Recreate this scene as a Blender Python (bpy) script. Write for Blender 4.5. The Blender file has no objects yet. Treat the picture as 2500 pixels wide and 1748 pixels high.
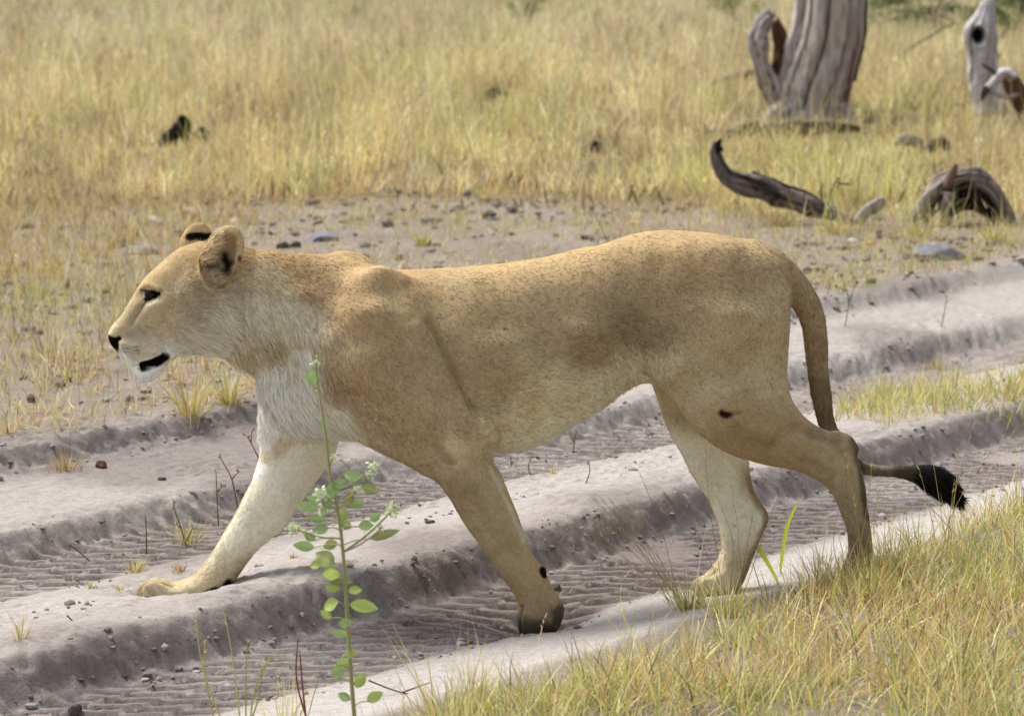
import bpy, math, random
import numpy as np
from mathutils import Vector, Matrix

rng = np.random.default_rng(7)
random.seed(7)
scene = bpy.context.scene
col = scene.collection

# ------------------------------------------------------------------ camera, sky, sun, exposure
IMG_W, IMG_H, FPX = 2500.0, 1748.0, 7000.0
CAM_H, CAM_Y = 1.7, -7.0
PITCH = math.atan((IMG_H / 2 + 220) / FPX)

cam_data = bpy.data.cameras.new('camera')
cam = bpy.data.objects.new('camera', cam_data)
col.objects.link(cam)
cam.location = (0, CAM_Y, CAM_H)
cam.rotation_euler = (math.pi / 2 - PITCH, 0, 0)
cam_data.sensor_width = 36.0
cam_data.lens = 36.0 * FPX / IMG_W
cam_data.clip_start = 0.1
cam_data.clip_end = 3000
cam_data.dof.use_dof = True
cam_data.dof.focus_distance = 6.95
cam_data.dof.aperture_fstop = 6.3
scene.camera = cam

SUN_EL, SUN_AZ = math.radians(57), math.radians(-52)   # azimuth from +Y (away from camera) towards +X
world = bpy.data.worlds.new('World')
scene.world = world
world.use_nodes = True
wn = world.node_tree.nodes
wl = world.node_tree.links
bg = wn['Background']
sky = wn.new('ShaderNodeTexSky')
sky.sky_type = 'NISHITA'
sky.sun_disc = False
sky.sun_elevation = SUN_EL
sky.sun_rotation = SUN_AZ
sky.air_density = 1.0
sky.dust_density = 5.0
sky.ozone_density = 1.0
# thin overcast: part of the sky's colour is washed out to white
hsv = wn.new('ShaderNodeHueSaturation')
hsv.inputs['Saturation'].default_value = 0.35
wl.new(sky.outputs[0], hsv.inputs['Color'])
wl.new(hsv.outputs[0], bg.inputs[0])
bg.inputs[1].default_value = 0.08

sun_data = bpy.data.lights.new('sun', 'SUN')
sun_data.energy = 1.5
sun_data.angle = math.radians(22)
sun_data.color = (1.0, 0.965, 0.90)
sun = bpy.data.objects.new('sun', sun_data)
col.objects.link(sun)
sd = Vector((math.sin(SUN_AZ) * math.cos(SUN_EL), math.cos(SUN_AZ) * math.cos(SUN_EL), math.sin(SUN_EL)))
sun.rotation_euler = sd.to_track_quat('Z', 'Y').to_euler()

vs = scene.view_settings
vs.view_transform = 'Standard'
vs.look = 'None'
vs.exposure = 1.35
vs.gamma = 1.0
scene.cycles.use_denoising = True
scene.cycles.max_bounces = 6
scene.cycles.transparent_max_bounces = 4
scene.cycles.caustics_reflective = False
scene.cycles.caustics_refractive = False

# ------------------------------------------------------------------ helpers
CAM = np.array([0.0, CAM_Y, CAM_H])
FWD = np.array([0.0, math.cos(PITCH), -math.sin(PITCH)])
UPV = np.array([0.0, math.sin(PITCH), math.cos(PITCH)])
RGT = np.array([1.0, 0.0, 0.0])

def ray(px, py):
    px = np.asarray(px, float); py = np.asarray(py, float)
    return FWD + ((px - IMG_W / 2) / FPX)[..., None] * RGT + ((IMG_H / 2 - py) / FPX)[..., None] * UPV

def at_y(px, py, y):
    d = ray(px, py)
    t = (np.asarray(y) - CAM[1]) / d[..., 1]
    return CAM + d * t[..., None]

def at_z(px, py, z=0.0):
    d = ray(px, py)
    t = (np.asarray(z) - CAM[2]) / d[..., 2]
    return CAM + d * t[..., None]

def project(P):
    q = P - CAM
    dz = q @ FWD
    return np.stack([IMG_W / 2 + FPX * (q @ RGT) / dz, IMG_H / 2 - FPX * (q @ UPV) / dz], -1)

def sstep(a, b, x):
    t = np.clip((x - a) / (b - a), 0, 1)
    return t * t * (3 - 2 * t)

def srgb(r, g, b):
    c = np.array([r, g, b], float) / 255
    return np.where(c <= 0.04045, c / 12.92, ((c + 0.055) / 1.055) ** 2.4)

# hash-lattice value noise, vectorised
_perm = rng.permutation(4096)
_val = rng.random(4096)
def vnoise(x, y, z=None):
    if z is None:
        z = np.zeros_like(x)
    xi = np.floor(x).astype(int); yi = np.floor(y).astype(int); zi = np.floor(z).astype(int)
    xf = x - xi; yf = y - yi; zf = z - zi
    xf = xf * xf * (3 - 2 * xf); yf = yf * yf * (3 - 2 * yf); zf = zf * zf * (3 - 2 * zf)
    def h(a, b, c):
        return _val[_perm[(_perm[(_perm[a & 4095] + b) & 4095] + c) & 4095]]
    r = 0
    for dx in (0, 1):
        wx = xf if dx else 1 - xf
        for dy in (0, 1):
            wy = yf if dy else 1 - yf
            for dz in (0, 1):
                wz = zf if dz else 1 - zf
                r = r + wx * wy * wz * h(xi + dx, yi + dy, zi + dz)
    return r

def fbm(x, y, z=None, o=4):
    r = 0; a = 0.5; s = 0
    for i in range(o):
        r = r + a * vnoise(x * 2 ** i + 17.3 * i, y * 2 ** i + 5.1 * i, None if z is None else z * 2 ** i)
        s += a; a *= 0.5
    return r / s

def np_mesh(name, verts, faces_flat, sizes, smooth=True, colors=None, normals=None):
    """mesh from numpy: faces_flat = all loop vertex indices, sizes = loops per face"""
    m = bpy.data.meshes.new(name)
    verts = np.ascontiguousarray(verts, np.float32)
    m.vertices.add(len(verts)); m.vertices.foreach_set('co', verts.ravel())
    faces_flat = np.ascontiguousarray(faces_flat, np.int32)
    sizes = np.ascontiguousarray(sizes, np.int32)
    m.loops.add(len(faces_flat)); m.loops.foreach_set('vertex_index', faces_flat)
    m.polygons.add(len(sizes))
    starts = np.concatenate([[0], np.cumsum(sizes)[:-1]]).astype(np.int32)
    m.polygons.foreach_set('loop_start', starts)
    m.polygons.foreach_set('loop_total', sizes)
    m.update(calc_edges=True)
    m.polygons.foreach_set('use_smooth', np.full(len(sizes), smooth, bool))
    if colors is not None:
        a = m.attributes.new('Col', 'FLOAT_COLOR', 'POINT')
        c4 = np.ones((len(verts), 4), np.float32); c4[:, :3] = colors
        a.data.foreach_set('color', c4.ravel())
    if normals is not None:
        m.normals_split_custom_set_from_vertices(np.asarray(normals, np.float32))
    m.update()
    return m

def link(name, mesh, mat=None, parent=None):
    o = bpy.data.objects.new(name, mesh)
    col.objects.link(o)
    if mat is not None and mesh is not None:
        mesh.materials.append(mat)
    if parent is not None:
        o.parent = parent
    return o

def tag(o, label=None, cat=None, group=None, kind=None):
    if label: o['label'] = label
    if cat: o['category'] = cat
    if group: o['group'] = group
    if kind: o['kind'] = kind
    return o

def empty(name, loc=(0, 0, 0), rz=0.0):
    o = bpy.data.objects.new(name, None)
    o.location = loc; o.rotation_euler = (0, 0, rz)
    o.empty_display_size = 0.1
    col.objects.link(o)
    return o

def material(name, rough=0.8, spec=0.2, color=None, attr=None):
    m = bpy.data.materials.new(name)
    m.use_nodes = True
    b = m.node_tree.nodes['Principled BSDF']
    b.inputs['Roughness'].default_value = rough
    b.inputs['Specular IOR Level'].default_value = spec
    if color is not None:
        b.inputs['Base Color'].default_value = (*color, 1)
    if attr:
        a = m.node_tree.nodes.new('ShaderNodeAttribute')
        a.attribute_name = attr
        m.node_tree.links.new(a.outputs['Color'], b.inputs['Base Color'])
    return m

def idw(qx, qy, ctrl, cols, eps=25.0, p=2.0):
    """smooth scattered interpolation of control rows (px,py,values...) at query px,py"""
    ctrl = np.asarray(ctrl, float)
    num = 0; den = 0
    for r in ctrl:
        w = 1.0 / ((qx - r[0]) ** 2 + (qy - r[1]) ** 2 + eps ** 2) ** p
        num = num + w[..., None] * r[2:2 + cols]
        den = den + w
    return num / den[..., None]

def catmull(P, n=4, closed=True):
    P = np.asarray(P, float)
    out = []
    N = len(P)
    rngi = range(N) if closed else range(N - 1)
    for i in rngi:
        if closed:
            p0, p1, p2, p3 = P[i - 1], P[i], P[(i + 1) % N], P[(i + 2) % N]
        else:
            p0, p1, p2, p3 = P[max(i - 1, 0)], P[i], P[i + 1], P[min(i + 2, N - 1)]
        for k in range(n):
            t = k / n
            out.append(0.5 * ((2 * p1) + (-p0 + p2) * t + (2 * p0 - 5 * p1 + 4 * p2 - p3) * t * t + (-p0 + 3 * p1 - 3 * p2 + p3) * t ** 3))
    if not closed:
        out.append(P[-1])
    return np.array(out)
# ------------------------------------------------------------------ the lioness
# local frame: u along the body (head at -u), v sideways (away from the camera = +v), z up
YAW = math.atan(0.10)
UAX = np.array([math.cos(YAW), math.sin(YAW), 0.0])
VAX = np.array([-math.sin(YAW), math.cos(YAW), 0.0])
ROOT = np.array([0.10, 0.0, 0.0])

def to_world(L):
    return ROOT + L[..., :1] * UAX + L[..., 1:2] * VAX + L[..., 2:3] * np.array([0, 0, 1.0])

def px_local(px, py, v):
    """pixel -> (u, z) on the lioness's own vertical plane at sideways offset v"""
    d = ray(px, py)
    n = VAX
    t = ((ROOT - CAM) @ n + np.asarray(v)) / (d @ n)
    P = CAM + d * t[..., None] - ROOT
    return P @ UAX, P[..., 2]

HG = 0.0078
gu = np.arange(-1.14, 1.10, HG); gv = np.arange(-0.262, 0.262, HG); gz = np.arange(-0.10, 1.07, HG)
GU, GZ = np.meshgrid(gu, gz, indexing='ij')
# pixel-like coordinates of the grid's mid-plane, used to look up control points
_gp = project(to_world(np.stack([GU, np.zeros_like(GU), GZ], -1)))
GPX, GPY = _gp[..., 0], _gp[..., 1]

def poly_sdf(poly, X, Z):
    d2 = np.full(X.shape, 1e9); ins = np.zeros(X.shape, bool)
    N = len(poly)
    for i in range(N):
        ax, az = poly[i]; bx, bz = poly[(i + 1) % N]
        ex, ez = bx - ax, bz - az
        L = ex * ex + ez * ez
        if L < 1e-14: continue
        t = np.clip(((X - ax) * ex + (Z - az) * ez) / L, 0, 1)
        d2 = np.minimum(d2, (X - ax - t * ex) ** 2 + (Z - az - t * ez) ** 2)
        c = ((az > Z) != (bz > Z))
        ins ^= c & (X < ex * (Z - az) / (ez if abs(ez) > 1e-12 else 1e-12) + ax)
    return np.where(ins, 1, -1) * np.sqrt(d2)

def blur2(a, n):
    for _ in range(n):
        a = np.pad(a, 1, mode='edge')
        a = (a[:-2, 1:-1] + a[2:, 1:-1] + 2 * a[1:-1, 1:-1]) * .25
        a = np.pad(a, ((0, 0), (1, 1)), mode='edge')
        a = (a[:, :-2] + a[:, 2:] + 2 * a[:, 1:-1]) * .25
    return a

def inflate(poly_px, ctrl, dens=3, pw=2.0, soft=1):
    """closed outline (px) + control rows (px, py, v centre, in-plane half size a, sideways half size b)"""
    pp = catmull(poly_px, dens)
    c = idw(pp[:, 0], pp[:, 1], ctrl, 3)
    u, z = px_local(pp[:, 0], pp[:, 1], c[:, 0])
    # control positions carried to the plane so that look-ups happen in body space
    ca = np.asarray(ctrl, float).copy()
    cu, cz = px_local(ca[:, 0], ca[:, 1], ca[:, 2])
    ca[:, 0] = cu * 1000; ca[:, 1] = cz * 1000
    F = idw(GU * 1000, GZ * 1000, ca, 3)
    d = poly_sdf(np.stack([u, z], 1), GU, GZ)
    d = blur2(d, soft)
    v, a, b = F[..., 0], F[..., 1], F[..., 2]
    q = 1 - d / a
    q = np.where(q > 0, q, 0)
    s = np.minimum(a, b)
    y = np.abs(gv[None, :, None] - v[:, None, :]) / b[:, None, :]
    r = (q[:, None, :] ** pw + y ** pw) ** (1 / pw)
    return ((r - 1) * s[:, None, :]).astype(np.float32)

def smin(a, b, k):
    h = np.clip(0.5 + 0.5 * (b - a) / k, 0, 1)
    return b + (a - b) * h - k * h * (1 - h)

TRUNK = [(264,826),(264,812),(275,793),(292,775),(304,757),(314,739),(326,721),(335,703),(345,690),(357,674),(376,657),(394,641),(413,624),(438,606),(463,597),(494,590),(530,592),(565,600),(600,606),(660,612),(719,617),(780,620),(839,628),(890,645),(930,655),(980,660),(1089,655),(1198,647),(1307,632),(1350,626),(1416,609),(1462,601),(1525,578),(1580,567),(1645,564),(1700,566),(1765,574),(1835,590),(1885,612),(1912,645),(1921,700),(1920,800),(1895,900),(1840,950),(1750,970),(1650,955),(1595,936),(1570,933),(1544,942),(1518,957),(1480,988),(1443,1014),(1387,1046),(1312,1088),(1256,1103),(1200,1106),(1130,1104),(1050,1094),(950,1082),(850,1072),(780,1068),(720,1062),(670,1040),(642,1000),(630,960),(628,930),(621,912),(600,900),(569,884),(550,873),(531,866),(494,862),(457,863),(432,868),(415,880),(398,902),(378,925),(354,935),(338,931),(326,917),(319,901),(303,886),(291,871),(285,856),(272,845)]
TRUNK_C = [  # px, py, v, a, b
 (268,828,0,.030,.026),(300,800,0,.045,.036),(296,862,0,.03,.040),(325,860,0,.045,.047),(345,920,0,.035,.034),(330,740,0,.05,.044),(360,780,0,.07,.052),
 (365,690,0,.07,.058),(400,640,0,.07,.066),(400,740,0,.09,.070),(400,830,0,.06,.056),(460,780,0,.115,.098),(470,700,0,.11,.092),(450,850,0,.07,.062),(470,620,0,.09,.072),(530,620,0,.10,.078),(530,840,0,.09,.075),
 (600,730,0,.125,.098),(640,640,0,.11,.075),(640,860,0,.12,.092),(740,740,0,.16,.11),(740,640,0,.13,.085),(700,950,0,.15,.12),(850,680,0,.2,.105),(850,840,0,.21,.15),(850,1010,0,.2,.14),
 (1000,700,0,.21,.13),(1000,860,0,.21,.165),(1000,1030,0,.2,.145),(1200,720,0,.21,.15),(1200,870,0,.22,.178),(1200,1040,0,.2,.15),(1400,700,0,.2,.135),(1400,830,0,.2,.155),(1400,980,0,.16,.12),
 (1550,640,0,.18,.115),(1550,800,0,.18,.128),(1550,920,0,.15,.10),(1700,640,0,.18,.125),(1700,780,0,.19,.15),(1700,930,0,.16,.12),(1850,640,0,.14,.09),(1870,760,0,.15,.115),(1850,900,0,.12,.10)]
NFORE = [(875,672),(920,650),(965,660),(1012,700),(1050,760),(1085,840),(1118,915),(1150,985),(1190,1030),(1205,1072),(1208,1120),(1225,1158),(1249,1215),(1266,1263),(1278,1297),(1293,1340),(1312,1369),(1329,1390),(1345,1426),(1367,1460),(1377,1493),(1366,1530),(1350,1546),(1307,1552),(1274,1549),(1263,1517),(1264,1484),(1259,1460),(1249,1441),(1225,1412),(1197,1369),(1163,1321),(1130,1273),(1096,1215),(1067,1177),(1029,1158),(991,1134),(938,1110),(880,1080),(830,1040),(795,985),(780,920),(785,850),(805,780),(838,715)]
NFORE_C = [(920,680,-.085,.09,.05),(900,780,-.115,.13,.068),(900,900,-.125,.16,.082),(850,1000,-.11,.15,.075),(1000,850,-.12,.13,.072),(1050,1000,-.13,.15,.078),(950,1040,-.12,.14,.075),(1170,1050,-.14,.08,.058),(1080,1130,-.135,.10,.066),(1160,1180,-.13,.075,.058),(1200,1290,-.12,.068,.050),(1245,1370,-.11,.058,.044),(1290,1420,-.105,.052,.043),(1320,1480,-.10,.052,.052),(1318,1525,-.10,.045,.054)]
FFORE = [(640,960),(631,1010),(631,1062),(634,1110),(617,1167),(593,1215),(569,1263),(545,1302),(516,1350),(483,1393),(449,1415),(421,1421),(397,1413),(373,1413),(355,1428),(350,1450),(361,1467),(387,1473),(440,1466),(488,1465),(512,1452),(536,1437),(560,1426),(579,1410),(607,1369),(646,1326),(694,1287),(727,1239),(761,1191),(794,1148),(818,1110),(832,1060),(860,960),(915,860),(950,760),(945,680),(905,632),(871,617),(839,612),(800,624),(755,700),(700,800),(655,890)]
FFORE_C = [(860,650,.085,.08,.05),(850,760,.115,.13,.065),(780,900,.125,.15,.075),(720,1020,.125,.12,.072),(725,1120,.125,.095,.062),(680,1200,.115,.085,.055),(620,1280,.11,.07,.048),(560,1360,.105,.056,.043),(500,1420,.10,.045,.047),(440,1440,.10,.028,.052),(380,1440,.10,.030,.052)]
NHIND = [(1575,730),(1620,660),(1700,615),(1790,610),(1865,640),(1908,690),(1921,760),(1923,850),(1923,928),(1932,972),(1959,1013),(1995,1040),(2026,1054),(2057,1063),(2078,1078),(2090,1105),(2101,1133),(2108,1164),(2114,1195),(2119,1242),(2124,1274),(2129,1321),(2130,1360),(2127,1392),(2112,1414),(2085,1416),(2066,1404),(2062,1380),(2072,1345),(2069,1301),(2061,1274),(2046,1235),(2026,1199),(2006,1180),(1971,1160),(1932,1148),(1873,1135),(1834,1125),(1798,1115),(1751,1093),(1704,1058),(1673,1023),(1650,985),(1622,955),(1592,930),(1572,880),(1565,800)]
NHIND_C = [(1700,660,-.08,.13,.062),(1850,680,-.075,.12,.055),(1650,800,-.095,.15,.068),(1800,800,-.10,.17,.085),(1880,850,-.095,.14,.07),(1640,930,-.115,.10,.055),(1750,1000,-.12,.13,.078),(1850,1030,-.115,.11,.07),(1930,1080,-.11,.07,.050),(2000,1110,-.105,.055,.038),(2060,1110,-.10,.04,.031),(2080,1180,-.10,.036,.029),(2095,1280,-.10,.03,.028),(2100,1350,-.10,.032,.036),(2097,1395,-.10,.032,.042)]
FHIND = [(1584,900),(1606,979),(1626,1038),(1645,1078),(1669,1117),(1688,1156),(1712,1195),(1732,1227),(1747,1262),(1755,1293),(1761,1329),(1758,1352),(1741,1383),(1718,1406),(1703,1426),(1710,1443),(1750,1449),(1790,1446),(1812,1422),(1830,1382),(1845,1345),(1861,1305),(1875,1272),(1876,1254),(1861,1231),(1841,1195),(1832,1156),(1828,1110),(1850,1050),(1880,960),(1890,850),(1850,760),(1720,700),(1610,770)]
FHIND_C = [(1720,760,.095,.14,.065),(1840,820,.09,.13,.07),(1620,930,.115,.09,.05),(1740,950,.115,.14,.07),(1740,1060,.11,.10,.062),(1760,1160,.105,.07,.050),(1810,1240,.10,.055,.036),(1815,1300,.10,.045,.034),(1800,1360,.10,.036,.036),(1770,1410,.10,.03,.047),(1725,1425,.10,.026,.048)]
TAIL = [(1830,592),(1885,606),(1933,636),(1970,678),(2004,738),(2019,802),(2024,914),(2034,1007),(2052,1060),(2080,1105),(2112,1129),(2167,1136),(2238,1136),(2285,1140),(2318,1160),(2338,1192),(2344,1215),(2334,1225),(2301,1219),(2265,1203),(2234,1181),(2199,1169),(2148,1163),(2115,1160),(2060,1135),(2020,1085),(1996,1033),(1979,966),(1966,876),(1959,809),(1942,764),(1920,716),(1890,680),(1840,660)]
TAIL_C = [(1870,630,0,.035,.036),(1950,700,.0,.03,.030),(1990,800,.01,.028,.027),(1998,950,.02,.026,.024),(2030,1070,.03,.022,.021),(2100,1145,.02,.016,.017),(2200,1155,.0,.017,.019),(2290,1180,-.02,.026,.028),(2330,1210,-.03,.022,.024)]
NEAR_EAR = [(486,640),(492,618),(502,600),(514,580),(530,562),(550,551),(572,553),(588,565),(595,583),(596,610),(590,630),(580,650),(569,676),(552,698),(528,706),(505,698),(490,675)]
NEAR_EAR_C = [(520,690,-.088,.03,.026),(505,640,-.084,.03,.026),(545,640,-.090,.03,.024),(560,570,-.090,.022,.016),(590,600,-.080,.02,.018)]
FAR_EAR = [(436,612),(440,585),(446,570),(460,553),(479,541),(497,542),(510,553),(518,568),(528,600),(520,640),(470,650),(440,640)]
FAR_EAR_C = [(480,560,.088,.02,.014),(480,610,.082,.028,.022),(500,640,.07,.03,.03)]

f_trunk = inflate(TRUNK, TRUNK_C, 3, 2.15)
f_nf = inflate(NFORE, NFORE_C)
f_ff = inflate(FFORE, FFORE_C)
f_nh = inflate(NHIND, NHIND_C)
f_fh = inflate(FHIND, FHIND_C)
f_tail = inflate(TAIL, TAIL_C)
f_ne = inflate(NEAR_EAR, NEAR_EAR_C)
f_fe = inflate(FAR_EAR, FAR_EAR_C)

def ellipsoid(px, py, v, ra, rb, rz, ang=0.0):
    u, z = px_local(np.array(px), np.array(py), np.array(v))
    du = gu[:, None, None] - u; dv = gv[None, :, None] - v; dz = gz[None, None, :] - z
    c, s = math.cos(ang), math.sin(ang)
    a = du * c + dz * s; b = -du * s + dz * c
    return ((np.sqrt((a / ra) ** 2 + (dv / rb) ** 2 + (b / rz) ** 2) - 1) * min(ra, rb, rz)).astype(np.float32)

# ear bowls: scooped from the outer / front side
scoop_n = ellipsoid(552, 628, -.126, .029, .052, .052, -0.42)
f_ne = np.maximum(f_ne, -scoop_n)
scoop_f = ellipsoid(470, 592, .122, .030, .034, .046, -0.2)
f_fe = np.maximum(f_fe, -scoop_f)

def toes(f, lst, k=.006):
    for (px, py, v, ra, rb, rz, ang) in lst:
        f = smin(f, ellipsoid(px, py, v, ra, rb, rz, ang), k)
    return f
# four toes on each paw
f_ff = toes(f_ff, [(375,1444,.065,.030,.017,.028,0),(366,1444,.088,.032,.017,.030,0),(366,1444,.113,.032,.017,.030,0),(376,1444,.136,.030,.017,.027,0)])
f_nf = toes(f_nf, [(1296,1522,-.142,.024,.017,.034,.1),(1290,1526,-.116,.026,.017,.034,.1),(1292,1526,-.090,.026,.017,.034,.1),(1298,1522,-.066,.024,.017,.034,.1)])
f_fh = toes(f_fh, [(1726,1428,.066,.030,.016,.023,.4),(1716,1428,.089,.032,.016,.024,.4),(1716,1428,.112,.032,.016,.024,.4),(1726,1428,.134,.030,.016,.023,.4)])
f_nh = toes(f_nh, [(2084,1396,-.132,.02,.015,.03,.5),(2080,1400,-.110,.02,.015,.032,.5),(2080,1400,-.088,.02,.015,.032,.5),(2084,1396,-.067,.02,.015,.03,.5)])
# carpal pads
f_ff = smin(f_ff, ellipsoid(560, 1422, .09, .011, .012, .016, -.5), .004)
f_nf = smin(f_nf, ellipsoid(1326, 1394, -.12, .010, .011, .014, .3), .004)

parts = [f_trunk, f_nf, f_ff, f_nh, f_fh, f_tail, f_ne, f_fe]
f = f_trunk
f = smin(f, f_ff, .035)
f = smin(f, f_fh, .045)
f = smin(f, f_nh, .045)
f = smin(f, f_nf, .038)
f = smin(f, f_tail, .022)
f = smin(f, f_ne, .010)
f = smin(f, f_fe, .010)

def surface_nets(f, origin, h):
    ins = f < 0
    nx, ny, nz = f.shape
    c = np.zeros((nx - 1, ny - 1, nz - 1), np.uint8)
    for dx in (0, 1):
        for dy in (0, 1):
            for dz in (0, 1):
                c += ins[dx:nx - 1 + dx, dy:ny - 1 + dy, dz:nz - 1 + dz]
    act = (c > 0) & (c < 8)
    idx = np.full(act.shape, -1, np.int64)
    cells = np.argwhere(act)
    idx[act] = np.arange(len(cells))
    acc = np.zeros((len(cells), 3)); cnt = np.zeros(len(cells))
    i, j, k = cells.T
    corners = [(0,0,0),(1,0,0),(0,1,0),(1,1,0),(0,0,1),(1,0,1),(0,1,1),(1,1,1)]
    edges = [(0,1),(2,3),(4,5),(6,7),(0,2),(1,3),(4,6),(5,7),(0,4),(1,5),(2,6),(3,7)]
    vals = [f[i + a, j + b, k + d] for a, b, d in corners]
    for e0, e1 in edges:
        v0, v1 = vals[e0], vals[e1]
        m = (v0 < 0) != (v1 < 0)
        t = np.where(m, v0 / np.where(m, v0 - v1, 1), 0)[:, None]
        p = np.array(corners[e0]) * (1 - t) + np.array(corners[e1]) * t
        acc += np.where(m[:, None], p, 0); cnt += m
    V = (cells + acc / cnt[:, None]) * h + np.array(origin)
    quads = []
    # x edges
    for ax in range(3):
        sl0 = [slice(None)] * 3; sl1 = [slice(None)] * 3
        sl0[ax] = slice(0, -1); sl1[ax] = slice(1, None)
        a, b = ins[tuple(sl0)], ins[tuple(sl1)]
        E = np.argwhere(a != b)
        o1, o2 = (ax + 1) % 3, (ax + 2) % 3
        ok = (E[:, o1] > 0) & (E[:, o2] > 0) & (E[:, o1] < f.shape[o1] - 1) & (E[:, o2] < f.shape[o2] - 1)
        E = E[ok]
        flip = a[tuple(E.T)]
        d1 = np.zeros(3, int); d1[o1] = 1
        d2 = np.zeros(3, int); d2[o2] = 1
        q = np.stack([idx[tuple((E - d1 - d2).T)], idx[tuple((E - d2).T)], idx[tuple(E.T)], idx[tuple((E - d1).T)]], 1)
        q[~flip] = q[~flip][:, ::-1]
        quads.append(q)
    return V, np.concatenate(quads)

V, Q = surface_nets(f, (gu[0], gv[0], gz[0]), HG)

def keep_largest(V, Q):
    lab = np.arange(len(V))
    for _ in range(400):
        m = lab[Q].min(1)
        new = lab.copy()
        for c in range(4):
            np.minimum.at(new, Q[:, c], m)
        new = new[new]
        if (new == lab).all(): break
        lab = new
    ids, n = np.unique(lab, return_counts=True)
    k = lab == ids[np.argmax(n)]
    re = np.cumsum(k) - 1
    return V[k], re[Q[k[Q[:, 0]]]]
V, Q = keep_largest(V, Q)

def smooth(V, Q, it, lam=.5, mu=-.52):
    E = np.concatenate([Q[:, [0, 1]], Q[:, [1, 2]], Q[:, [2, 3]], Q[:, [3, 0]]])
    E = np.concatenate([E, E[:, ::-1]])
    deg = np.bincount(E[:, 0], minlength=len(V))[:, None]
    for n in range(it):
        for l in (lam, mu):
            S = np.stack([np.bincount(E[:, 0], V[E[:, 1], c], len(V)) for c in range(3)], 1)
            V = V + l * (S / deg - V)
    return V
V = smooth(V, Q, 10)

# one Catmull-Clark level for detail
E_ = np.sort(np.concatenate([Q[:, [0, 1]], Q[:, [1, 2]], Q[:, [2, 3]], Q[:, [3, 0]]]), 1)
ukey, inv = np.unique(E_[:, 0].astype(np.int64) * len(V) + E_[:, 1], return_inverse=True)
em_ = (V[ukey // len(V)] + V[ukey % len(V)]) / 2
nq, nv0, ne0 = len(Q), len(V), len(ukey)
eid = inv.reshape(4, nq).T + nv0
fid = np.arange(nq) + nv0 + ne0
V = np.concatenate([V, em_, V[Q].mean(1)])
Q = np.concatenate([np.stack([Q[:, k], eid[:, k], fid, eid[:, (k + 3) % 4]], 1) for k in range(4)])
V = smooth(V, Q, 5)

def vnormals(V, Q):
    fn = np.cross(V[Q[:, 2]] - V[Q[:, 0]], V[Q[:, 3]] - V[Q[:, 1]])
    N = np.stack([np.bincount(Q.ravel(), np.repeat(fn[:, c], 4), len(V)) for c in range(3)], 1)
    return N / (np.linalg.norm(N, axis=1, keepdims=True) + 1e-12)
N = vnormals(V, Q)

# sample the part fields at the vertices (trilinear nearest is enough for masks)
def samp(F):
    i = np.clip(np.rint((V[:, 0] - gu[0]) / HG).astype(int), 0, len(gu) - 1)
    j = np.clip(np.rint((V[:, 1] - gv[0]) / HG).astype(int), 0, len(gv) - 1)
    k = np.clip(np.rint((V[:, 2] - gz[0]) / HG).astype(int), 0, len(gz) - 1)
    return F[i, j, k]
PF = np.stack([samp(p) for p in parts], 1)
PID = PF.argmin(1)
del parts, f_trunk, f_ff, f_fh, f_nf, f_nh, f_tail, f_ne, f_fe, f, scoop_n, scoop_f

# mirrored picture coordinates: both flanks are described by the near side's marks
VM = V.copy(); VM[:, 1] = -np.abs(VM[:, 1])
PX = project(to_world(VM))
PXT = project(to_world(V))           # true ones, for the marks on one side only
side = np.abs(N[:, 1])
trunkish = np.isin(PID, [0])

def seg_dist(P, pts, lim=None):
    pts = np.asarray(pts, float)
    d = np.full(len(P), 1e9)
    if lim is not None:
        k = ((P > pts.min(0) - lim) & (P < pts.max(0) + lim)).all(1)
        if k.any():
            d[k] = seg_dist(P[k], pts)
        return d
    for a, b in zip(pts[:-1], pts[1:]):
        e = b - a; L = e @ e
        t = np.clip(((P - a) @ e) / L, 0, 1)
        d = np.minimum(d, np.linalg.norm(P - a - t[:, None] * e, axis=1))
    return d

disp = np.zeros(len(V))
def stroke(pts, width, depth, mask=None, P=None, sharp=False):
    """push the surface along its normal near a line given in picture marks; depth in metres (+ = out)"""
    global disp
    P = PX if P is None else P
    m = np.ones(len(V)) if mask is None else mask.astype(float)
    d = seg_dist(P, catmull(pts, 4, False) if len(pts) > 2 else pts, width * 3)
    w = np.exp(-(d / width) ** 2) if not sharp else np.clip(1 - d / width, 0, 1)
    disp += depth * w * m

outer = (PID != 2) & (PID != 4)                      # not the far legs, whose marks are mirrored with the near ones
S = sstep(.2, .6, side)
near = outer & (V[:, 1] < .02)
# shoulder / arm / torso muscles
stroke([(1000,700),(1040,770),(1085,860),(1120,940),(1150,1000)], 16, -.006, S * near)
stroke([(1050,780),(1088,858),(1124,935),(1154,1000)], 7, -.013, S * near)
stroke([(1020,800),(1060,870),(1100,950),(1135,1010)], 20, .007, S * near)
stroke([(905,660),(915,720),(930,790),(960,850)], 30, .006, S * near)
stroke([(960,690),(985,760),(1010,830)], 30, -.003, S * near)
stroke([(830,720),(825,800),(840,880),(870,960)], 24, -.005, S * near)
stroke([(760,650),(780,720),(800,780)], 22, -.004, S)
stroke([(880,900),(970,980),(1060,1040),(1120,1060)], 55, .008, S * near)
stroke([(920,1060),(1000,1110),(1080,1160)], 14, -.003, S * near)
stroke([(1080,1040),(1130,1090),(1140,1150)], 22, -.004, S * near)
stroke([(1180,1036),(1198,1068)], 18, .017, near)
stroke([(1196,1100),(1214,1135)], 14, -.005, near)
stroke([(1120,1020),(1150,1060),(1160,1100)], 13, -.006, S * near)
stroke([(1050,1150),(1110,1130),(1150,1120)], 16, -.004, S * near)
stroke([(1150,1160),(1190,1260),(1230,1350)], 16, -.004, S * near)
stroke([(1120,1190),(1160,1280)], 24, .004, S * near)
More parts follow.
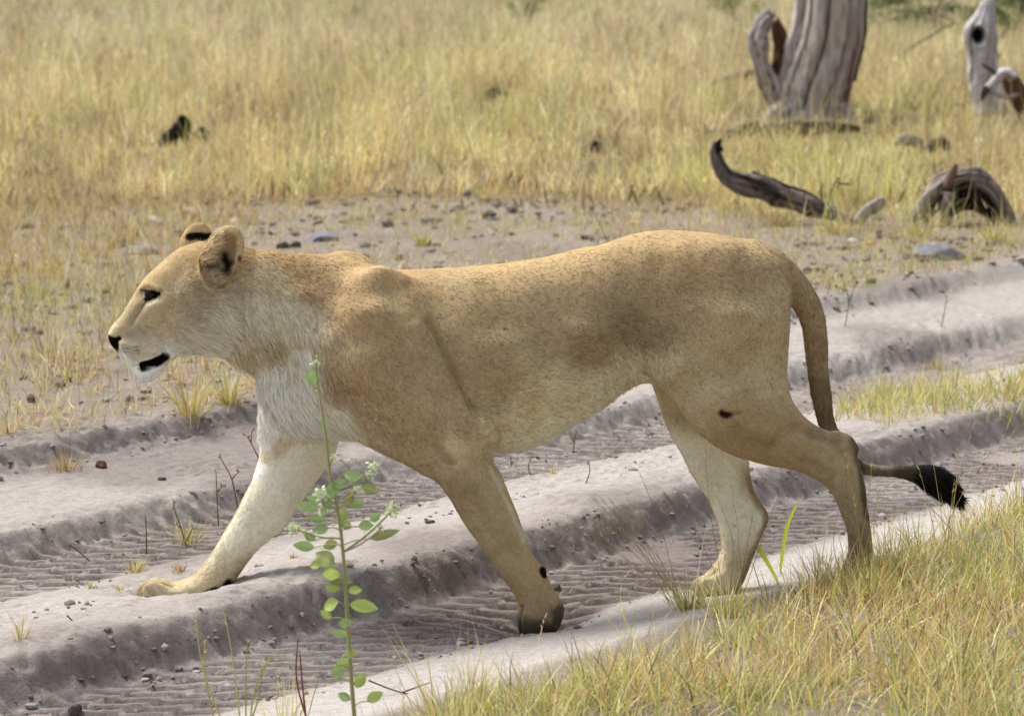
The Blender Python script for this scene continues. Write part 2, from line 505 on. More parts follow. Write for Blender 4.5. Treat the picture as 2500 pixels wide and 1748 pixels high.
# ribcage, flank hollow, hip
stroke([(1150,700),(1180,850),(1200,1000)], 60, .006, S)
stroke([(1600,760),(1570,800),(1520,840),(1440,880)], 42, -.012, S)
stroke([(1600,650),(1640,740),(1650,820)], 34, -.005, S)
stroke([(1590,620),(1660,610)], 30, .006, S)
stroke([(1840,660),(1880,720)], 30, .004, S)
stroke([(1650,900),(1640,960),(1670,1000)], 26, .008, S * near)
stroke([(1700,900),(1720,990),(1760,1040)], 36, .005, S * near)
stroke([(1890,900),(1900,980),(1950,1060),(2000,1090)], 26, -.005, S * near)
stroke([(1780,1060),(1880,1090),(1960,1120)], 18, -.003, S * near)
stroke([(1950,1045),(2000,1066),(2045,1082)], 13, -.010, S * near)
stroke([(2040,1064),(2070,1074),(2086,1098)], 11, .009, near * 1.0)
stroke([(1900,960),(1935,1020),(1960,1090)], 14, -.005, S * near)
stroke([(1970,1100),(1990,1130),(2010,1150)], 12, -.004, S * near)
stroke([(2070,1110),(2085,1180),(2100,1260)], 8, -.004, S * near)
# neck folds and throat
stroke([(575,650),(590,740),(585,820),(560,860)], 14, -.006, S)
stroke([(690,640),(720,740),(700,850)], 30, -.004, S)
# skull and face
hd = S * (PX[:, 0] < 600)
stroke([(352,718),(380,722)], 17, -.011, hd)                   # eye socket
stroke([(345,703),(362,700),(385,708)], 8, .007, hd)            # brow ridge
stroke([(390,735),(430,742),(470,735)], 22, .005, hd)           # cheek bone
stroke([(353,740),(335,765),(320,790)], 9, -.005, hd)           # tear line hollow
stroke([(305,845),(330,855),(350,865)], 17, .008, hd)           # whisker pad
stroke([(322,820),(350,840),(375,850)], 8, -.003, hd)
stroke([(284,852),(300,876),(325,893),(350,890)], 4, -.005, hd)          # lip line
stroke([(350,892),(372,887),(392,878),(402,870)], 9, -.014, hd) # open mouth corner
stroke([(340,912),(365,912)], 16, .004, hd)
stroke([(420,860),(470,868),(520,856)], 16, .004, hd)           # jaw
stroke([(287,829),(293,826)], 4, -.007, hd)                     # nostril
stroke([(450,640),(440,690)], 20, -.004, hd)                    # temple
# lumpy skin: very gentle large scale unevenness, and scars
disp += (fbm(V[:, 0] * 14, V[:, 1] * 14, V[:, 2] * 14, 3) - .5) * .006 * (PX[:, 0] > 620)
stroke([(1764,1010),(1778,1013)], 8, -.007, S * near, PXT)      # wound
# toe grooves
for (cx, cy, vv, pid) in ((380,1440,(.077,.100,.124),2),(1292,1520,(-.129,-.103,-.078),1),(1722,1425,(.078,.100,.123),4),(2084,1398,(-.121,-.099,-.077),3)):
    for g in vv:
        m = (PID == pid) & (np.hypot(PXT[:, 0] - cx, PXT[:, 1] - cy) < 46)
        disp -= .010 * np.exp(-((V[:, 1] - g) / .0045) ** 2) * m
V = V + N * disp[:, None]
V = smooth(V, Q, 1)
N = vnormals(V, Q)

# ---- coat colours; foreleg shading and rim light are painted in too
def C(*a): return srgb(*a)
COAT = [  # px, py, r, g, b  on the flank side, outside of limbs
 (300,800,190,160,118),(330,740,188,155,110),(360,680,196,158,104),(400,640,198,160,106),(450,610,196,155,100),(330,860,200,178,140),(300,870,215,200,175),(345,925,245,243,238),(375,915,240,235,225),(400,790,200,165,120),(430,720,190,158,115),(390,760,205,168,120),(480,760,198,170,132),(470,830,226,210,186),(420,850,220,205,182),(530,800,228,212,188),
 (570,640,196,158,110),(600,612,182,135,80),(700,620,178,132,80),(650,680,205,175,132),(640,760,224,206,178),(720,780,226,208,180),(760,700,186,142,88),(600,870,212,182,138),(680,880,198,165,120),(640,940,240,226,200),(720,980,244,234,214),(720,1040,246,238,220),(820,1040,240,226,200),
 (850,640,196,152,98),(860,760,184,142,92),(900,850,182,146,98),(960,740,188,150,100),(1000,660,190,146,92),(850,940,186,146,98),(900,1000,190,152,104),(1050,900,186,150,104),(1150,720,192,154,104),(1150,860,182,146,100),(1200,960,186,150,102),(1200,1050,222,190,140),(1120,1085,226,196,148),(1300,1010,222,190,140),(1400,970,226,198,152),(1480,950,230,208,170),(1240,1090,232,206,162),(1350,1050,234,212,172),
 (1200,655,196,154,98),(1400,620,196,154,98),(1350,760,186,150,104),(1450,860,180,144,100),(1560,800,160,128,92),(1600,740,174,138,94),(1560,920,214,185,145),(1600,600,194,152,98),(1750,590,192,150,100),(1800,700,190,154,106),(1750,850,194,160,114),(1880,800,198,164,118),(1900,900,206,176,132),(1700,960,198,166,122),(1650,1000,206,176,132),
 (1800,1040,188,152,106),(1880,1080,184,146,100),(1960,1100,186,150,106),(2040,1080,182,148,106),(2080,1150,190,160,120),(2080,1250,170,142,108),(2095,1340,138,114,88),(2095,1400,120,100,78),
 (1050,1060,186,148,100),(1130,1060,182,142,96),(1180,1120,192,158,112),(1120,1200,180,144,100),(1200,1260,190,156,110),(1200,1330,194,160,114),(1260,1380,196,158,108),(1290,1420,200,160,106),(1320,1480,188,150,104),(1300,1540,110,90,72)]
rows = np.array([(a, b, *C(r, g, bl)) for a, b, r, g, bl in COAT])
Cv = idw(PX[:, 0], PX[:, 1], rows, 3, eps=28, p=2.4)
cream = C(240, 226, 200); white = C(246, 238, 222)
# far limbs: same coat outside, pale inside
for pid, sgn in ((1, 1), (3, 1), (2, -1), (4, -1)):
    m = (PID == pid)
    innr = sstep(-.15, .55, N[:, 1] * sgn) * sstep(1000, 1100, PXT[:, 1])
    if pid in (2, 4):
        base = np.where((V[:, 2] > .45)[:, None], Cv, C(190, 156, 110))
        base = np.where(m[:, None], base, Cv)
    else:
        base = Cv
    paw = sstep(.16, .06, V[:, 2])
    pale = cream * (1 - paw[:, None]) + C(206, 178, 138) * paw[:, None]
    t = (innr * m)[:, None]
    Cv = np.where(m[:, None], base * (1 - t) + pale * t, Cv)
# chest between the forelegs and belly underside go pale
under = sstep(-.15, -1.0, N[:, 2])
tb = (under * (PID == 0) * sstep(.75, .55, V[:, 2]))[:, None] * .5
Cv = Cv * (1 - tb) + white * tb
frontc = (sstep(.1, .7, -N[:, 0]) * (PXT[:, 0] > 615) * (PXT[:, 0] < 760) * (V[:, 2] < .66) * (V[:, 2] > .3))[:, None]
Cv = Cv * (1 - frontc) + white * frontc
# back edge of far hind: tan
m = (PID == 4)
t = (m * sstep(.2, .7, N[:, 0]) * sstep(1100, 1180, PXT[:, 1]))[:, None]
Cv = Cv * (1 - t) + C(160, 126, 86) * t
# tail
m = PID == 5
tc = np.array([(*p, *C(*c)) for p, c in (((1900,640),(190,152,104)),((1970,750),(182,148,106)),((2000,870),(172,138,98)),((1998,960),(140,110,78)),((2020,1040),(128,100,70)),((2080,1120),(120,96,70)),((2150,1150),(118,102,82)),((2210,1158),(82,72,60)),((2250,1165),(22,20,18)),((2320,1195),(14,13,12)))])
tcol = idw(PXT[:, 0], PXT[:, 1], tc, 3, eps=10, p=3)
Cv = np.where(m[:, None], tcol, Cv)

WOB = fbm(V[:, 0] * 45, V[:, 1] * 45, V[:, 2] * 45, 2) - .5
def paint(pts, width, colr, amt=1.0, mask=None, P=None, hard=.5):
    global Cv
    P = PX if P is None else P
    d = seg_dist(P, catmull(pts, 4, False) if len(pts) > 2 else np.array(pts, float), width * 2.2)
    if hard < .6:
        d = d + width * .9 * WOB
    t = amt * sstep(width * 1.15, width * min(hard, .75) * (.3 if hard == .5 else 1), d)
    if mask is not None: t = t * mask
    Cv = Cv * (1 - t[:, None]) + C(*colr) * t[:, None]
hm = (PX[:, 0] < 620).astype(float)
tr = (PID == 0).astype(float)
paint([(262,830),(275,838),(283,848)], 15, (16, 14, 14), 1, hm * (PX[:, 1] > 818) * (PX[:, 0] < 292), hard=.75)   # nose leather
paint([(268,832),(290,827)], 7, (16, 14, 14), 1, hm, hard=.7)
paint([(284,852),(298,874),(322,892),(348,892)], 3, (110, 86, 68), .5, hm)
paint([(350,895),(372,889),(390,881),(403,871)], 13, (16, 13, 12), 1, hm, hard=.75)
paint([(330,932),(350,925),(372,915)], 24, (246, 244, 240), .9, hm * (PX[:, 1] > 897))
for row, y0 in enumerate((843, 850, 858)):
    for i in range(5):
        paint([(300 + i * 8 + row * 3, y0 + i * 1.0), (303.5 + i * 8 + row * 3, y0 + i * 1.0 + .3)], 2.6, (70, 50, 36), .75, hm, hard=.3)
paint([(356,726),(366,721),(372,719)], 12, (16, 12, 10), 1, hm, hard=.7)
paint([(346,711),(358,714),(370,714),(386,717)], 6, (18, 14, 12), 1, hm, hard=.7)
paint([(356,728),(350,740),(345,750)], 4, (40, 30, 24), .9, hm)
paint([(345,750),(332,770),(316,796)], 5, (130, 100, 74), .55, hm, hard=.1)
paint([(322,800),(345,812)], 22, (158, 140, 118), .6, hm, hard=.1)
paint([(276,796),(268,812)], 11, (222, 204, 178), .5, hm, hard=.1)
paint([(292,866),(300,880),(312,892)], 12, (240, 230, 214), .8, hm, hard=.2)
paint([(412,852),(432,850)], 20, (238, 232, 222), .8, hm, hard=.1)
paint([(520,780),(540,830)], 40, (222, 208, 186), .6, hm, hard=.1)
paint([(358,744),(370,742),(382,733)], 5, (236, 224, 204), .9, hm)
paint([(345,712),(346,725)], 4, (228, 210, 180), .7, hm)
paint([(352,696),(366,692)], 9, (190, 140, 74), .7, hm)
paint([(478,640),(486,700)], 10, (196, 150, 96), .3, hm)
# ears
ne = (PID == 6).astype(float); fe = (PID == 7).astype(float)
paint([(530,560),(552,555),(580,568),(592,600),(586,630)], 15, (222, 184, 130), .95, ne, PXT, hard=.6)
paint([(498,630),(510,605),(530,575)], 15, (222, 186, 134), .95, ne, PXT, hard=.6)
paint([(562,590),(568,615)], 15, (176, 134, 88), .9, ne, PXT)
paint([(548,628),(556,650),(545,672)], 17, (34, 26, 20), 1, ne * (N[:, 1] < .5), PXT, hard=.5)
paint([(500,655),(520,655)], 12, (70, 50, 34), .8, ne * (N[:, 1] < .5), PXT)
paint([(520,690),(545,690)], 10, (206, 182, 146), .8, ne, PXT)
paint([(462,580),(484,577),(520,582)], 11, (18, 15, 13), 1, fe * (N[:, 1] < .25), PXT, hard=.7)
paint([(584,632),(588,640)], 6, (30, 22, 18), .9, ne, PXT)
# wound, spots, dark stripe and darker patches on hock, pads
paint([(1762,1008),(1772,1014),(1784,1012)], 10, (62, 18, 16), 1, near, PXT, hard=.45)
paint([(1785,1010),(1805,1006)], 8, (140, 80, 66), .6, near, PXT)
paint([(1231,804),(1233,805)], 4, (40, 30, 26), 1, near, PXT)
paint([(2075,1080),(2096,1130),(2108,1200),(2118,1260)], 12, (70, 56, 44), .8, near * (N[:, 0] > -.2), PXT)
paint([(1985,1052),(2030,1076),(2052,1096)], 20, (128, 102, 74), .45, near * (PID == 3), PXT)
paint([(1965,1122),(2030,1156)], 18, (140, 112, 80), .4, near * (PID == 3), PXT)
paint([(1800,1050),(1870,1080)], 30, (158, 122, 80), .5, near * (PID == 3), PXT)
paint([(1060,1090),(1100,1130)], 20, (150, 116, 78), .6, near * (PID == 1), PXT)
paint([(560,1424),(556,1430)], 13, (22, 19, 18), 1, (PID == 2) * 1.0, PXT, hard=.7)
paint([(505,1452),(525,1442)], 12, (30, 26, 24), 1, (PID == 2) * (N[:, 2] < .1), PXT, hard=.6)
paint([(1326,1392),(1330,1400)], 12, (26, 22, 20), 1, (PID == 1) * (N[:, 0] > .0), PXT, hard=.7)
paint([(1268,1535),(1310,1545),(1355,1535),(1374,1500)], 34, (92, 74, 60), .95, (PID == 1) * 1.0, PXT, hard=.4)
paint([(1150,1180),(1180,1250),(1215,1320)], 22, (160, 126, 84), .35, (PID == 1) * 1.0, PXT, hard=.1)  # leg shading painted into the coat as brownish patches, here and next two
paint([(1230,1290),(1262,1350)], 20, (164, 130, 86), .4, (PID == 1) * 1.0, PXT, hard=.1)
paint([(1130,1200),(1170,1230)], 14, (156, 122, 82), .4, (PID == 1) * 1.0, PXT, hard=.1)
paint([(1195,1140),(1240,1230),(1280,1320)], 9, (226, 206, 170), .6, (PID == 1) * 1.0, PXT, hard=.1)  # backlit fur rim painted as a pale line down the back edge
paint([(640,1115),(668,1118)], 20, (214, 182, 128), .6, (PID == 2) * 1.0, PXT)
paint([(680,1095),(700,1085)], 26, (196, 160, 112), .6, (PID == 2) * 1.0, PXT)
paint([(360,1435),(380,1455)], 10, (120, 100, 80), .5, (PID == 2) * 1.0, PXT)
lumv = (Cv @ np.array([.3, .59, .11]))[:, None]
Cv = lumv + (Cv - lumv) * np.array([.62, .74, .74]) 
Cv = Cv * np.array([1.02, 1.065, 1.02])
# brindled skin: slow mottling of the coat
mot = (fbm(V[:, 0] * 22, V[:, 1] * 22, V[:, 2] * 22, 3) - .5)
Cv = Cv * (1 + mot[:, None] * np.array([.22, .26, .32]))
fine_ = vnoise(V[:, 0] * 190, V[:, 1] * 190, V[:, 2] * 190) - .5
Cv = Cv * (1 + .30 * fine_[:, None])
Cv = np.clip(Cv, .004, .9)

lion = empty('lioness', tuple(ROOT), YAW)
tag(lion, 'tan lioness striding across the sandy wheel tracks with tail trailing', 'lioness')
fur_mat = material('coat', 1.0, .0, attr='Col')
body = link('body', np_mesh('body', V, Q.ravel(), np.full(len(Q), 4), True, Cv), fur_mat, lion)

# ---- fur: combed strands
FLOW = [ # px, py, du, dz (direction of lie in the body plane), length mm
 (275,800,1,.6,3),(330,740,.8,.6,4),(330,860,1,-.3,4),(345,925,.4,-.9,9),(380,700,.8,.6,5),(440,620,1,.35,6),(400,800,1,-.1,6),(470,740,1,0,9),(480,830,1,-.35,20),(530,800,1,-.5,24),(420,870,.8,-.5,12),
 (540,620,.6,.8,8),(600,640,1,-.1,10),(640,740,.6,-1,18),(700,800,.5,-1,24),(600,860,.8,-.8,30),(640,930,.5,-1,30),(720,960,.6,-1,30),(760,1040,.6,-.8,28),(820,1040,.9,-.6,22),(720,640,1,-.1,11),
 (850,700,1,-.4,9),(880,850,.6,-1,9),(900,1000,.7,-.9,12),(1000,720,1,-.4,8),(1050,950,.5,-1,9),(1150,860,1,-.25,9),(1200,1050,1,-.2,13),(1400,950,1,-.1,14),(1500,950,.9,-.5,18),(1300,700,1,-.15,9),(1550,700,1,-.3,9),(1560,900,.6,-1,14),(1700,620,1,-.3,9),(1850,620,1,-.7,10),(1780,850,.6,-1,9),(1900,850,.2,-1,10),(1700,1000,.6,-1,9),(1850,1060,1,-.4,8),(2000,1100,1,-.2,7),(2080,1150,.1,-1,8),(2095,1300,.05,-1,8),(2090,1400,-.3,-1,8),
 (1120,1120,.4,-1,9),(1200,1250,.4,-1,7),(1260,1380,.4,-1,7),(1320,1480,.1,-1,8)]
fl = np.array(FLOW, float)
A3 = V[Q]
area = np.linalg.norm(np.cross(A3[:, 2] - A3[:, 0], A3[:, 3] - A3[:, 1]), axis=1) * .5
NF = 240000
pid_face = PID[Q[:, 0]]
wgt = area * np.where(pid_face == 5, 1.6, 1.0) * np.where(PX[Q[:, 0], 0] < 620, 3.2, 1.0)
cdf = np.cumsum(wgt); cdf /= cdf[-1]
fi = np.searchsorted(cdf, rng.random(NF))
r1, r2 = rng.random(NF)[:, None], rng.random(NF)[:, None]
q = Q[fi]
bw = [(1 - r1) * (1 - r2), r1 * (1 - r2), r1 * r2, (1 - r1) * r2]
def interp(A): return sum(w * A[q[:, i]] for i, w in enumerate(bw))
RP, RN, RC, RX, RXT = interp(V), interp(N), interp(Cv), interp(PX), interp(PXT)
RN /= np.linalg.norm(RN, axis=1, keepdims=True)
rp = PID[q[:, 0]]
fv = idw(RX[:, 0], RX[:, 1], fl, 3, eps=30, p=2.2)
flow = np.stack([fv[:, 0], np.zeros(NF), fv[:, 1]], 1)
flen = fv[:, 2] * .00096
flen = np.where(RX[:, 0] < 600, np.maximum(flen * 1.25, .0055), flen)
def override(mask, dirs, length):
    global flow, flen
    flow[mask] = dirs if np.ndim(dirs) == 1 else dirs[mask]
    flen[mask] = length
# far legs comb downwards
m = (rp == 2) & (RP[:, 2] < .55)
flow[m] = np.array([-.35, 0, -1]); flen[m] = np.where(RP[m, 2] > .4, .018, .008)
m = (rp == 2) & (RXT[:, 1] > 1400); flow[m] = np.array([-1, 0, -.25]); flen[m] = .007
m = (rp == 4) & (RP[:, 2] < .5); flow[m] = np.array([.25, 0, -1]); flen[m] = .009
m = (rp == 4) & (RXT[:, 1] > 1385); flow[m] = np.array([-1, 0, -.5]); flen[m] = .007
# tail follows its own path
tp = catmull([(1870,620),(1950,690),(1990,790),(1997,930),(2022,1050),(2080,1125),(2170,1150),(2250,1158),(2300,1182),(2360,1240)], 6, False)
td = np.gradient(tp, axis=0); td /= np.linalg.norm(td, axis=1, keepdims=True)
m = np.where(rp == 5)[0]
near_i = ((RXT[m][:, None, :] - tp[None]) ** 2).sum(-1).argmin(1)
flow[m] = np.stack([td[near_i, 0], np.zeros(len(m)), -td[near_i, 1]], 1)
flen[m] = np.interp(near_i, [0, 20, 38, 42, 48, 54], [.010, .011, .010, .024, .034, .040])
# ears
m = (rp == 6); flow[m] = np.array([.5, 0, .8]); flen[m] = .009
m = (rp == 6) & (RXT[:, 0] < 532) & (RXT[:, 1] < 680); flow[m] = np.array([1, -.3, .35]); flen[m] = .020
m = (rp == 6) & (RXT[:, 1] > 672); flow[m] = np.array([.6, -.2, .6]); flen[m] = .018
m = (rp == 6) & (((RXT[:, 0] - 556) / 22) ** 2 + ((RXT[:, 1] - 632) / 44) ** 2 < 1); flen[m] = .004
m = (rp == 7); flow[m] = np.array([.1, 0, 1]); flen[m] = .006
flow = flow + rng.normal(0, .22, (NF, 3))
flow -= (flow * RN).sum(1, keepdims=True) * RN
flow /= np.linalg.norm(flow, axis=1, keepdims=True) + 1e-9
lift = np.where(rp == 5, .30, .34) + rng.normal(0, .09, NF)
lift = np.clip(lift, .08, .6)[:, None]
mouth_d = seg_dist(RX, [(335, 893), (352, 894), (372, 888), (390, 879), (404, 870)])
flen = np.where((mouth_d < 17) & (RX[:, 0] < 620), .0022, flen)
eye_d = np.hypot(RX[:, 0] - 366, (RX[:, 1] - 723) * 1.3)
flen = np.where(eye_d < 24, .0025, flen)
nose_d = seg_dist(RX, [(264, 830), (280, 842), (292, 828)])
flen = np.where(nose_d < 16, .0018, flen)
# clumping gives the long throat hair its locks
cl = fbm(RP[:, 0] * 60, RP[:, 1] * 60, RP[:, 2] * 60, 2) - .5
L = (flen * rng.uniform(.65, 1.25, NF) * (1 + 1.2 * cl * (flen > .014)))[:, None]
D1 = flow * np.cos(lift) + RN * np.sin(lift)
D2 = flow * np.cos(lift * .3) + RN * np.sin(lift * .3) + np.array([0, 0, -.25]) * (L > .016)
D2 /= np.linalg.norm(D2, axis=1, keepdims=True)
sd_ = np.cross(D1, RN); sd_ /= np.linalg.norm(sd_, axis=1, keepdims=True) + 1e-9
w0 = (.0009 + .00045 * np.clip(flen / .02, 0, 1.4))[:, None] * rng.uniform(.8, 1.3, (NF, 1))
base = RP - RN * .0012
midp = base + D1 * L * .5
tip = midp + D2 * L * .5
FVt = np.stack([base - sd_ * w0, base + sd_ * w0, midp + sd_ * w0 * .75, midp - sd_ * w0 * .75, tip], 1).reshape(-1, 3)
k = np.arange(NF)[:, None] * 5
quads = k + np.array([0, 1, 2, 3]); tris = k + np.array([3, 2, 4])
ff_ = np.concatenate([quads, tris], 1).ravel()
sz = np.tile([4, 3], NF)
spk = vnoise(RP[:, 0] * 260, RP[:, 1] * 260, RP[:, 2] * 260) - .5
tone = np.clip(rng.normal(1.06, .17, NF) + .22 * cl + .28 * spk, .66, 1.7)[:, None]
warm = rng.normal(0, .04, (NF, 1))
SC = np.clip(RC * tone * np.array([1, 1, 1]) * (1 + warm * np.array([.5, 0, -.9])), .003, .92)
FC = np.repeat(SC[:, None, :], 5, 1)
FC[:, 4] = np.clip(FC[:, 4] * 1.12 + .01, 0, .95)
FNr = RN * .9 + D1 * .08 + rng.normal(0, .11, (NF, 3))
FNr /= np.linalg.norm(FNr, axis=1, keepdims=True)
def strand_material():
    m = bpy.data.materials.new('fur_strands'); m.use_nodes = True
    nt = m.node_tree; N_, L_ = nt.nodes, nt.links
    b_ = N_['Principled BSDF']; b_.inputs['Roughness'].default_value = .8; b_.inputs['Specular IOR Level'].default_value = .12
    at = N_.new('ShaderNodeAttribute'); at.attribute_name = 'Col'
    t = N_.new('ShaderNodeBsdfTranslucent'); mx = N_.new('ShaderNodeMixShader'); mx.inputs[0].default_value = .22
    L_.new(at.outputs['Color'], b_.inputs['Base Color']); L_.new(at.outputs['Color'], t.inputs['Color'])
    L_.new(b_.outputs[0], mx.inputs[1]); L_.new(t.outputs[0], mx.inputs[2]); L_.new(mx.outputs[0], N_['Material Output'].inputs['Surface'])
    return m
fur = link('fur', np_mesh('fur', FVt, ff_, sz, True, FC.reshape(-1, 3), np.repeat(FNr, 5, 0)), strand_material(), lion)
tag(fur, kind='stuff')

# ---- eyes and whiskers
import bmesh
eye_mat = material('eye', .3, .2, (0.010, 0.006, 0.004))
def eye_mesh():
    bm = bmesh.new()
    bmesh.ops.create_uvsphere(bm, u_segments=20, v_segments=14, radius=1.0)
    me = bpy.data.meshes.new('eye'); bm.to_mesh(me); bm.free()
    me.polygons.foreach_set('use_smooth', np.ones(len(me.polygons), bool))
    return me
em = eye_mesh()
em.materials.append(eye_mat)
ue, ze = px_local(np.array(367.), np.array(722.5), np.array(-.055))
mk = (np.abs(V[:, 0] - ue) < .006) & (np.abs(V[:, 2] - ze) < .006) & (PID == 0)
ve = np.abs(V[mk, 1]).mean() if mk.any() else .055
for s in (-1, 1):
    e = bpy.data.objects.new('eye', em); col.objects.link(e); e.parent = lion
    e.location = (ue, s * (ve - .004), ze); e.scale = (.0150, .010, .0120); e.rotation_euler = (0, math.radians(18), s * math.radians(12))
wh_mat = material('whisker', .5, .4, (.82, .8, .76))
def tube(path, radii, sides=6):
    path = np.asarray(path, float); n = len(path)
    T = np.gradient(path, axis=0); T /= np.linalg.norm(T, axis=1, keepdims=True) + 1e-12
    up = np.array([0, 0, 1.0]) if abs(T[0, 2]) < .9 else np.array([1.0, 0, 0])
    vs_ = []
    nrm = np.cross(T[0], up); nrm /= np.linalg.norm(nrm)
    for i in range(n):
        nrm = nrm - (nrm @ T[i]) * T[i]; nrm /= np.linalg.norm(nrm)
        b = np.cross(T[i], nrm)
        a = np.arange(sides) / sides * 2 * np.pi
        vs_.append(path[i] + radii[i] * (np.cos(a)[:, None] * nrm + np.sin(a)[:, None] * b))
    vs_ = np.concatenate(vs_)
    fs = []
    for i in range(n - 1):
        for s in range(sides):
            fs.append((i * sides + s, i * sides + (s + 1) % sides, (i + 1) * sides + (s + 1) % sides, (i + 1) * sides + s))
    fs.append(tuple(range(sides))[::-1]); fs.append(tuple((n - 1) * sides + s for s in range(sides)))
    return vs_, fs
def tube_mesh(name, path, radii, sides=6):
    v, fcs = tube(path, radii, sides)
    me = bpy.data.meshes.new(name); me.from_pydata(v.tolist(), [], fcs); me.update()
    me.polygons.foreach_set('use_smooth', np.ones(len(me.polygons), bool))
    return me
for s in (-1, 1):
    for i in range(5):
        x0, y0 = 300 + i * 7 + rng.uniform(-2, 2), 862 + i * 4.5
        x1, y1 = x0 + rng.uniform(16, 30), 922 + rng.uniform(0, 30)
        u0, z0 = px_local(np.array(x0), np.array(y0), np.array(-.05))
        u1, z1 = px_local(np.array(x1), np.array(y1), np.array(-.09))
        um, zm = (u0 + u1) / 2 + .004, (z0 + z1) / 2 + .010
        pts = catmull([(u0, s * .044, z0), (um, s * .075, zm), (u1, s * .105, z1)], 5, False)
        link('whisker', tube_mesh('whisker', pts, np.linspace(.0006, .0003, len(pts)), 4), wh_mat, lion)
# ------------------------------------------------------------------ the ground: wheel tracks in pale sand
TH = math.radians(50)
TN = np.array([-math.sin(TH), math.cos(TH)])    # across the track
TD = np.array([math.cos(TH), math.sin(TH)])     # along the track
PROF = np.array([(-6,.13),(-1.2,.115),(-.9,.095),(-.65,.062),(-.45,.020),(-.32,.006),(-.22,-.004),(-.17,-.018),(0,-.022),(.16,-.024),(.20,-.012),(.235,.050),(.28,.078),(.38,.078),(.55,.064),(.75,.046),(.88,.016),(.93,.0),(1.22,-.004),(1.26,.012),(1.30,.060),(1.36,.074),(1.6,.066),(1.88,.066),(1.94,.080),(1.985,.126),(2.06,.136),(2.4,.11),(3.2,.09),(8,.06),(60,.0)])

def prof(p):
    return np.interp(p, PROF[:, 0], PROF[:, 1])

FOOT = [(1318,1552,-.10,.0),(420,1470,.10,.0),(1745,1447,.10,.0),(2095,1418,-.10,.0)]
foot_xyz = []
for px_, py_, v_, dz_ in FOOT:
    u_, z_ = px_local(np.array(float(px_)), np.array(float(py_)), np.array(v_))
    w_ = to_world(np.array([u_, v_, z_]))
    foot_xyz.append((w_[0], w_[1], w_[2] + dz_))

def base_height(x, y):
    a = x * TD[0] + y * TD[1]
    p = x * TN[0] + y * TN[1]
    # wandering edges
    pw = p + .035 * (fbm(a * 1.6 + 3, p * .8 + 9, None, 3) - .5) * 2 + .012 * (fbm(a * 9, p * 5, None, 2) - .5) * 2
    z = (prof(pw - .018) + prof(pw) * 2 + prof(pw + .018)) / 4
    return z, a, p, pw

def ground_height(x, y, fine=True):
    z, a, p, pw = base_height(x, y)
    # undulation outside the track
    z = z + .02 * (fbm(x * 1.1, y * 1.1, None, 3) - .5) * sstep(.3, .6, np.abs(pw - .8) - .9)
    z = z + .10 * (fbm(x * .16 + 4, y * .16, None, 2) - .5) * sstep(4, 12, y)
    if fine:
        # tyre tread in both wheel ruts
        for c, hw in ((-.005, .195), (1.085, .185)):
            d = pw - c
            inr = sstep(hw, hw - .05, np.abs(d))
            wx = .035 * (fbm(x * 5, y * 5 + 31, None, 2) - .5)
            rib = np.floor((d + .006 * np.sin(a * 60)) / .098)
            t = (y * .985 - x * .10 + wx + rib * .022) / .052
            fr = t - np.floor(t)
            lug = sstep(0, .22, fr) * sstep(1.0, .55, fr)
            rr = ((d + .006 * np.sin(a * 60)) / .098) % 1.0
            groove = np.exp(-(np.minimum(rr, 1 - rr) / .06) ** 2)
            keep = sstep(.30, .5, fbm(x * 3.1 + 7, y * 3.1, None, 3) + .12)
            z = z + inr * keep * (.026 * lug + .009 * groove - .022) * (.7 + .6 * vnoise(x * 17, y * 17))
        # steep, scalloped rut walls
        slope = np.abs(prof(pw + .03) - prof(pw - .03)) / .06
        wall = sstep(.25, .8, slope)
        sc = fbm(a * 26, pw * 7, None, 3)
        z = z + wall * (.050 * (sc - .5) + .022 * (fbm(a * 60, pw * 34, None, 2) - .5) - .05 * np.clip(vnoise(a * 95, pw * 60) - .66, 0, 1))
        # clods and pock marks
        n1 = fbm(x * 26, y * 26, None, 3)
        n2 = vnoise(x * 58 + 5, y * 58)
        n3 = vnoise(x * 105, y * 105 + 3)
        rough = .25 + .75 * sstep(.42, .62, fbm(x * 2.3 + 11, y * 2.3, None, 3))
        smoothz = 1 - .8 * sstep(.22, .10, np.abs(pw + .38)) - .35 * sstep(.25, .1, np.abs(pw - .55))
        near_ = sstep(13, 7, y)
        for c_, hw in ((-.005, .18), (1.085, .17)):
            smoothz = smoothz * (1 - .82 * sstep(hw, hw - .04, np.abs(pw - c_)))
        z = z + near_ * smoothz * rough * (.024 * (n1 - .5) + .030 * np.clip(n2 - .70, 0, 1) - .030 * np.clip(n3 - .70, 0, 1))
        z = z + .028 * np.clip(vnoise(x * 21 + 40, y * 21) - .78, 0, 1) * near_ * sstep(.1, .4, pw)
        z = z + .004 * (fbm(x * 70, y * 70, None, 2) - .5) * near_
    for fx, fy, fz in foot_xyz:
        w = np.exp(-(((x - fx) ** 2 + (y - fy) ** 2) / .17 ** 2))
        zc = FOOT_BASE[(fx, fy)]
        z = z + w * (fz - zc)
        z = z - .012 * np.exp(-(((x - fx) ** 2 + (y - fy) ** 2) / .055 ** 2))
    return z

FOOT_BASE = {(fx, fy): 0.0 for fx, fy, fz in foot_xyz}
for fx, fy, fz in foot_xyz:
    FOOT_BASE[(fx, fy)] = float(base_height(np.array([fx]), np.array([fy]))[0][0])
    print('foot', round(fx, 2), round(fy, 2), 'z', round(fz, 3), 'ground', round(FOOT_BASE[(fx, fy)], 3))

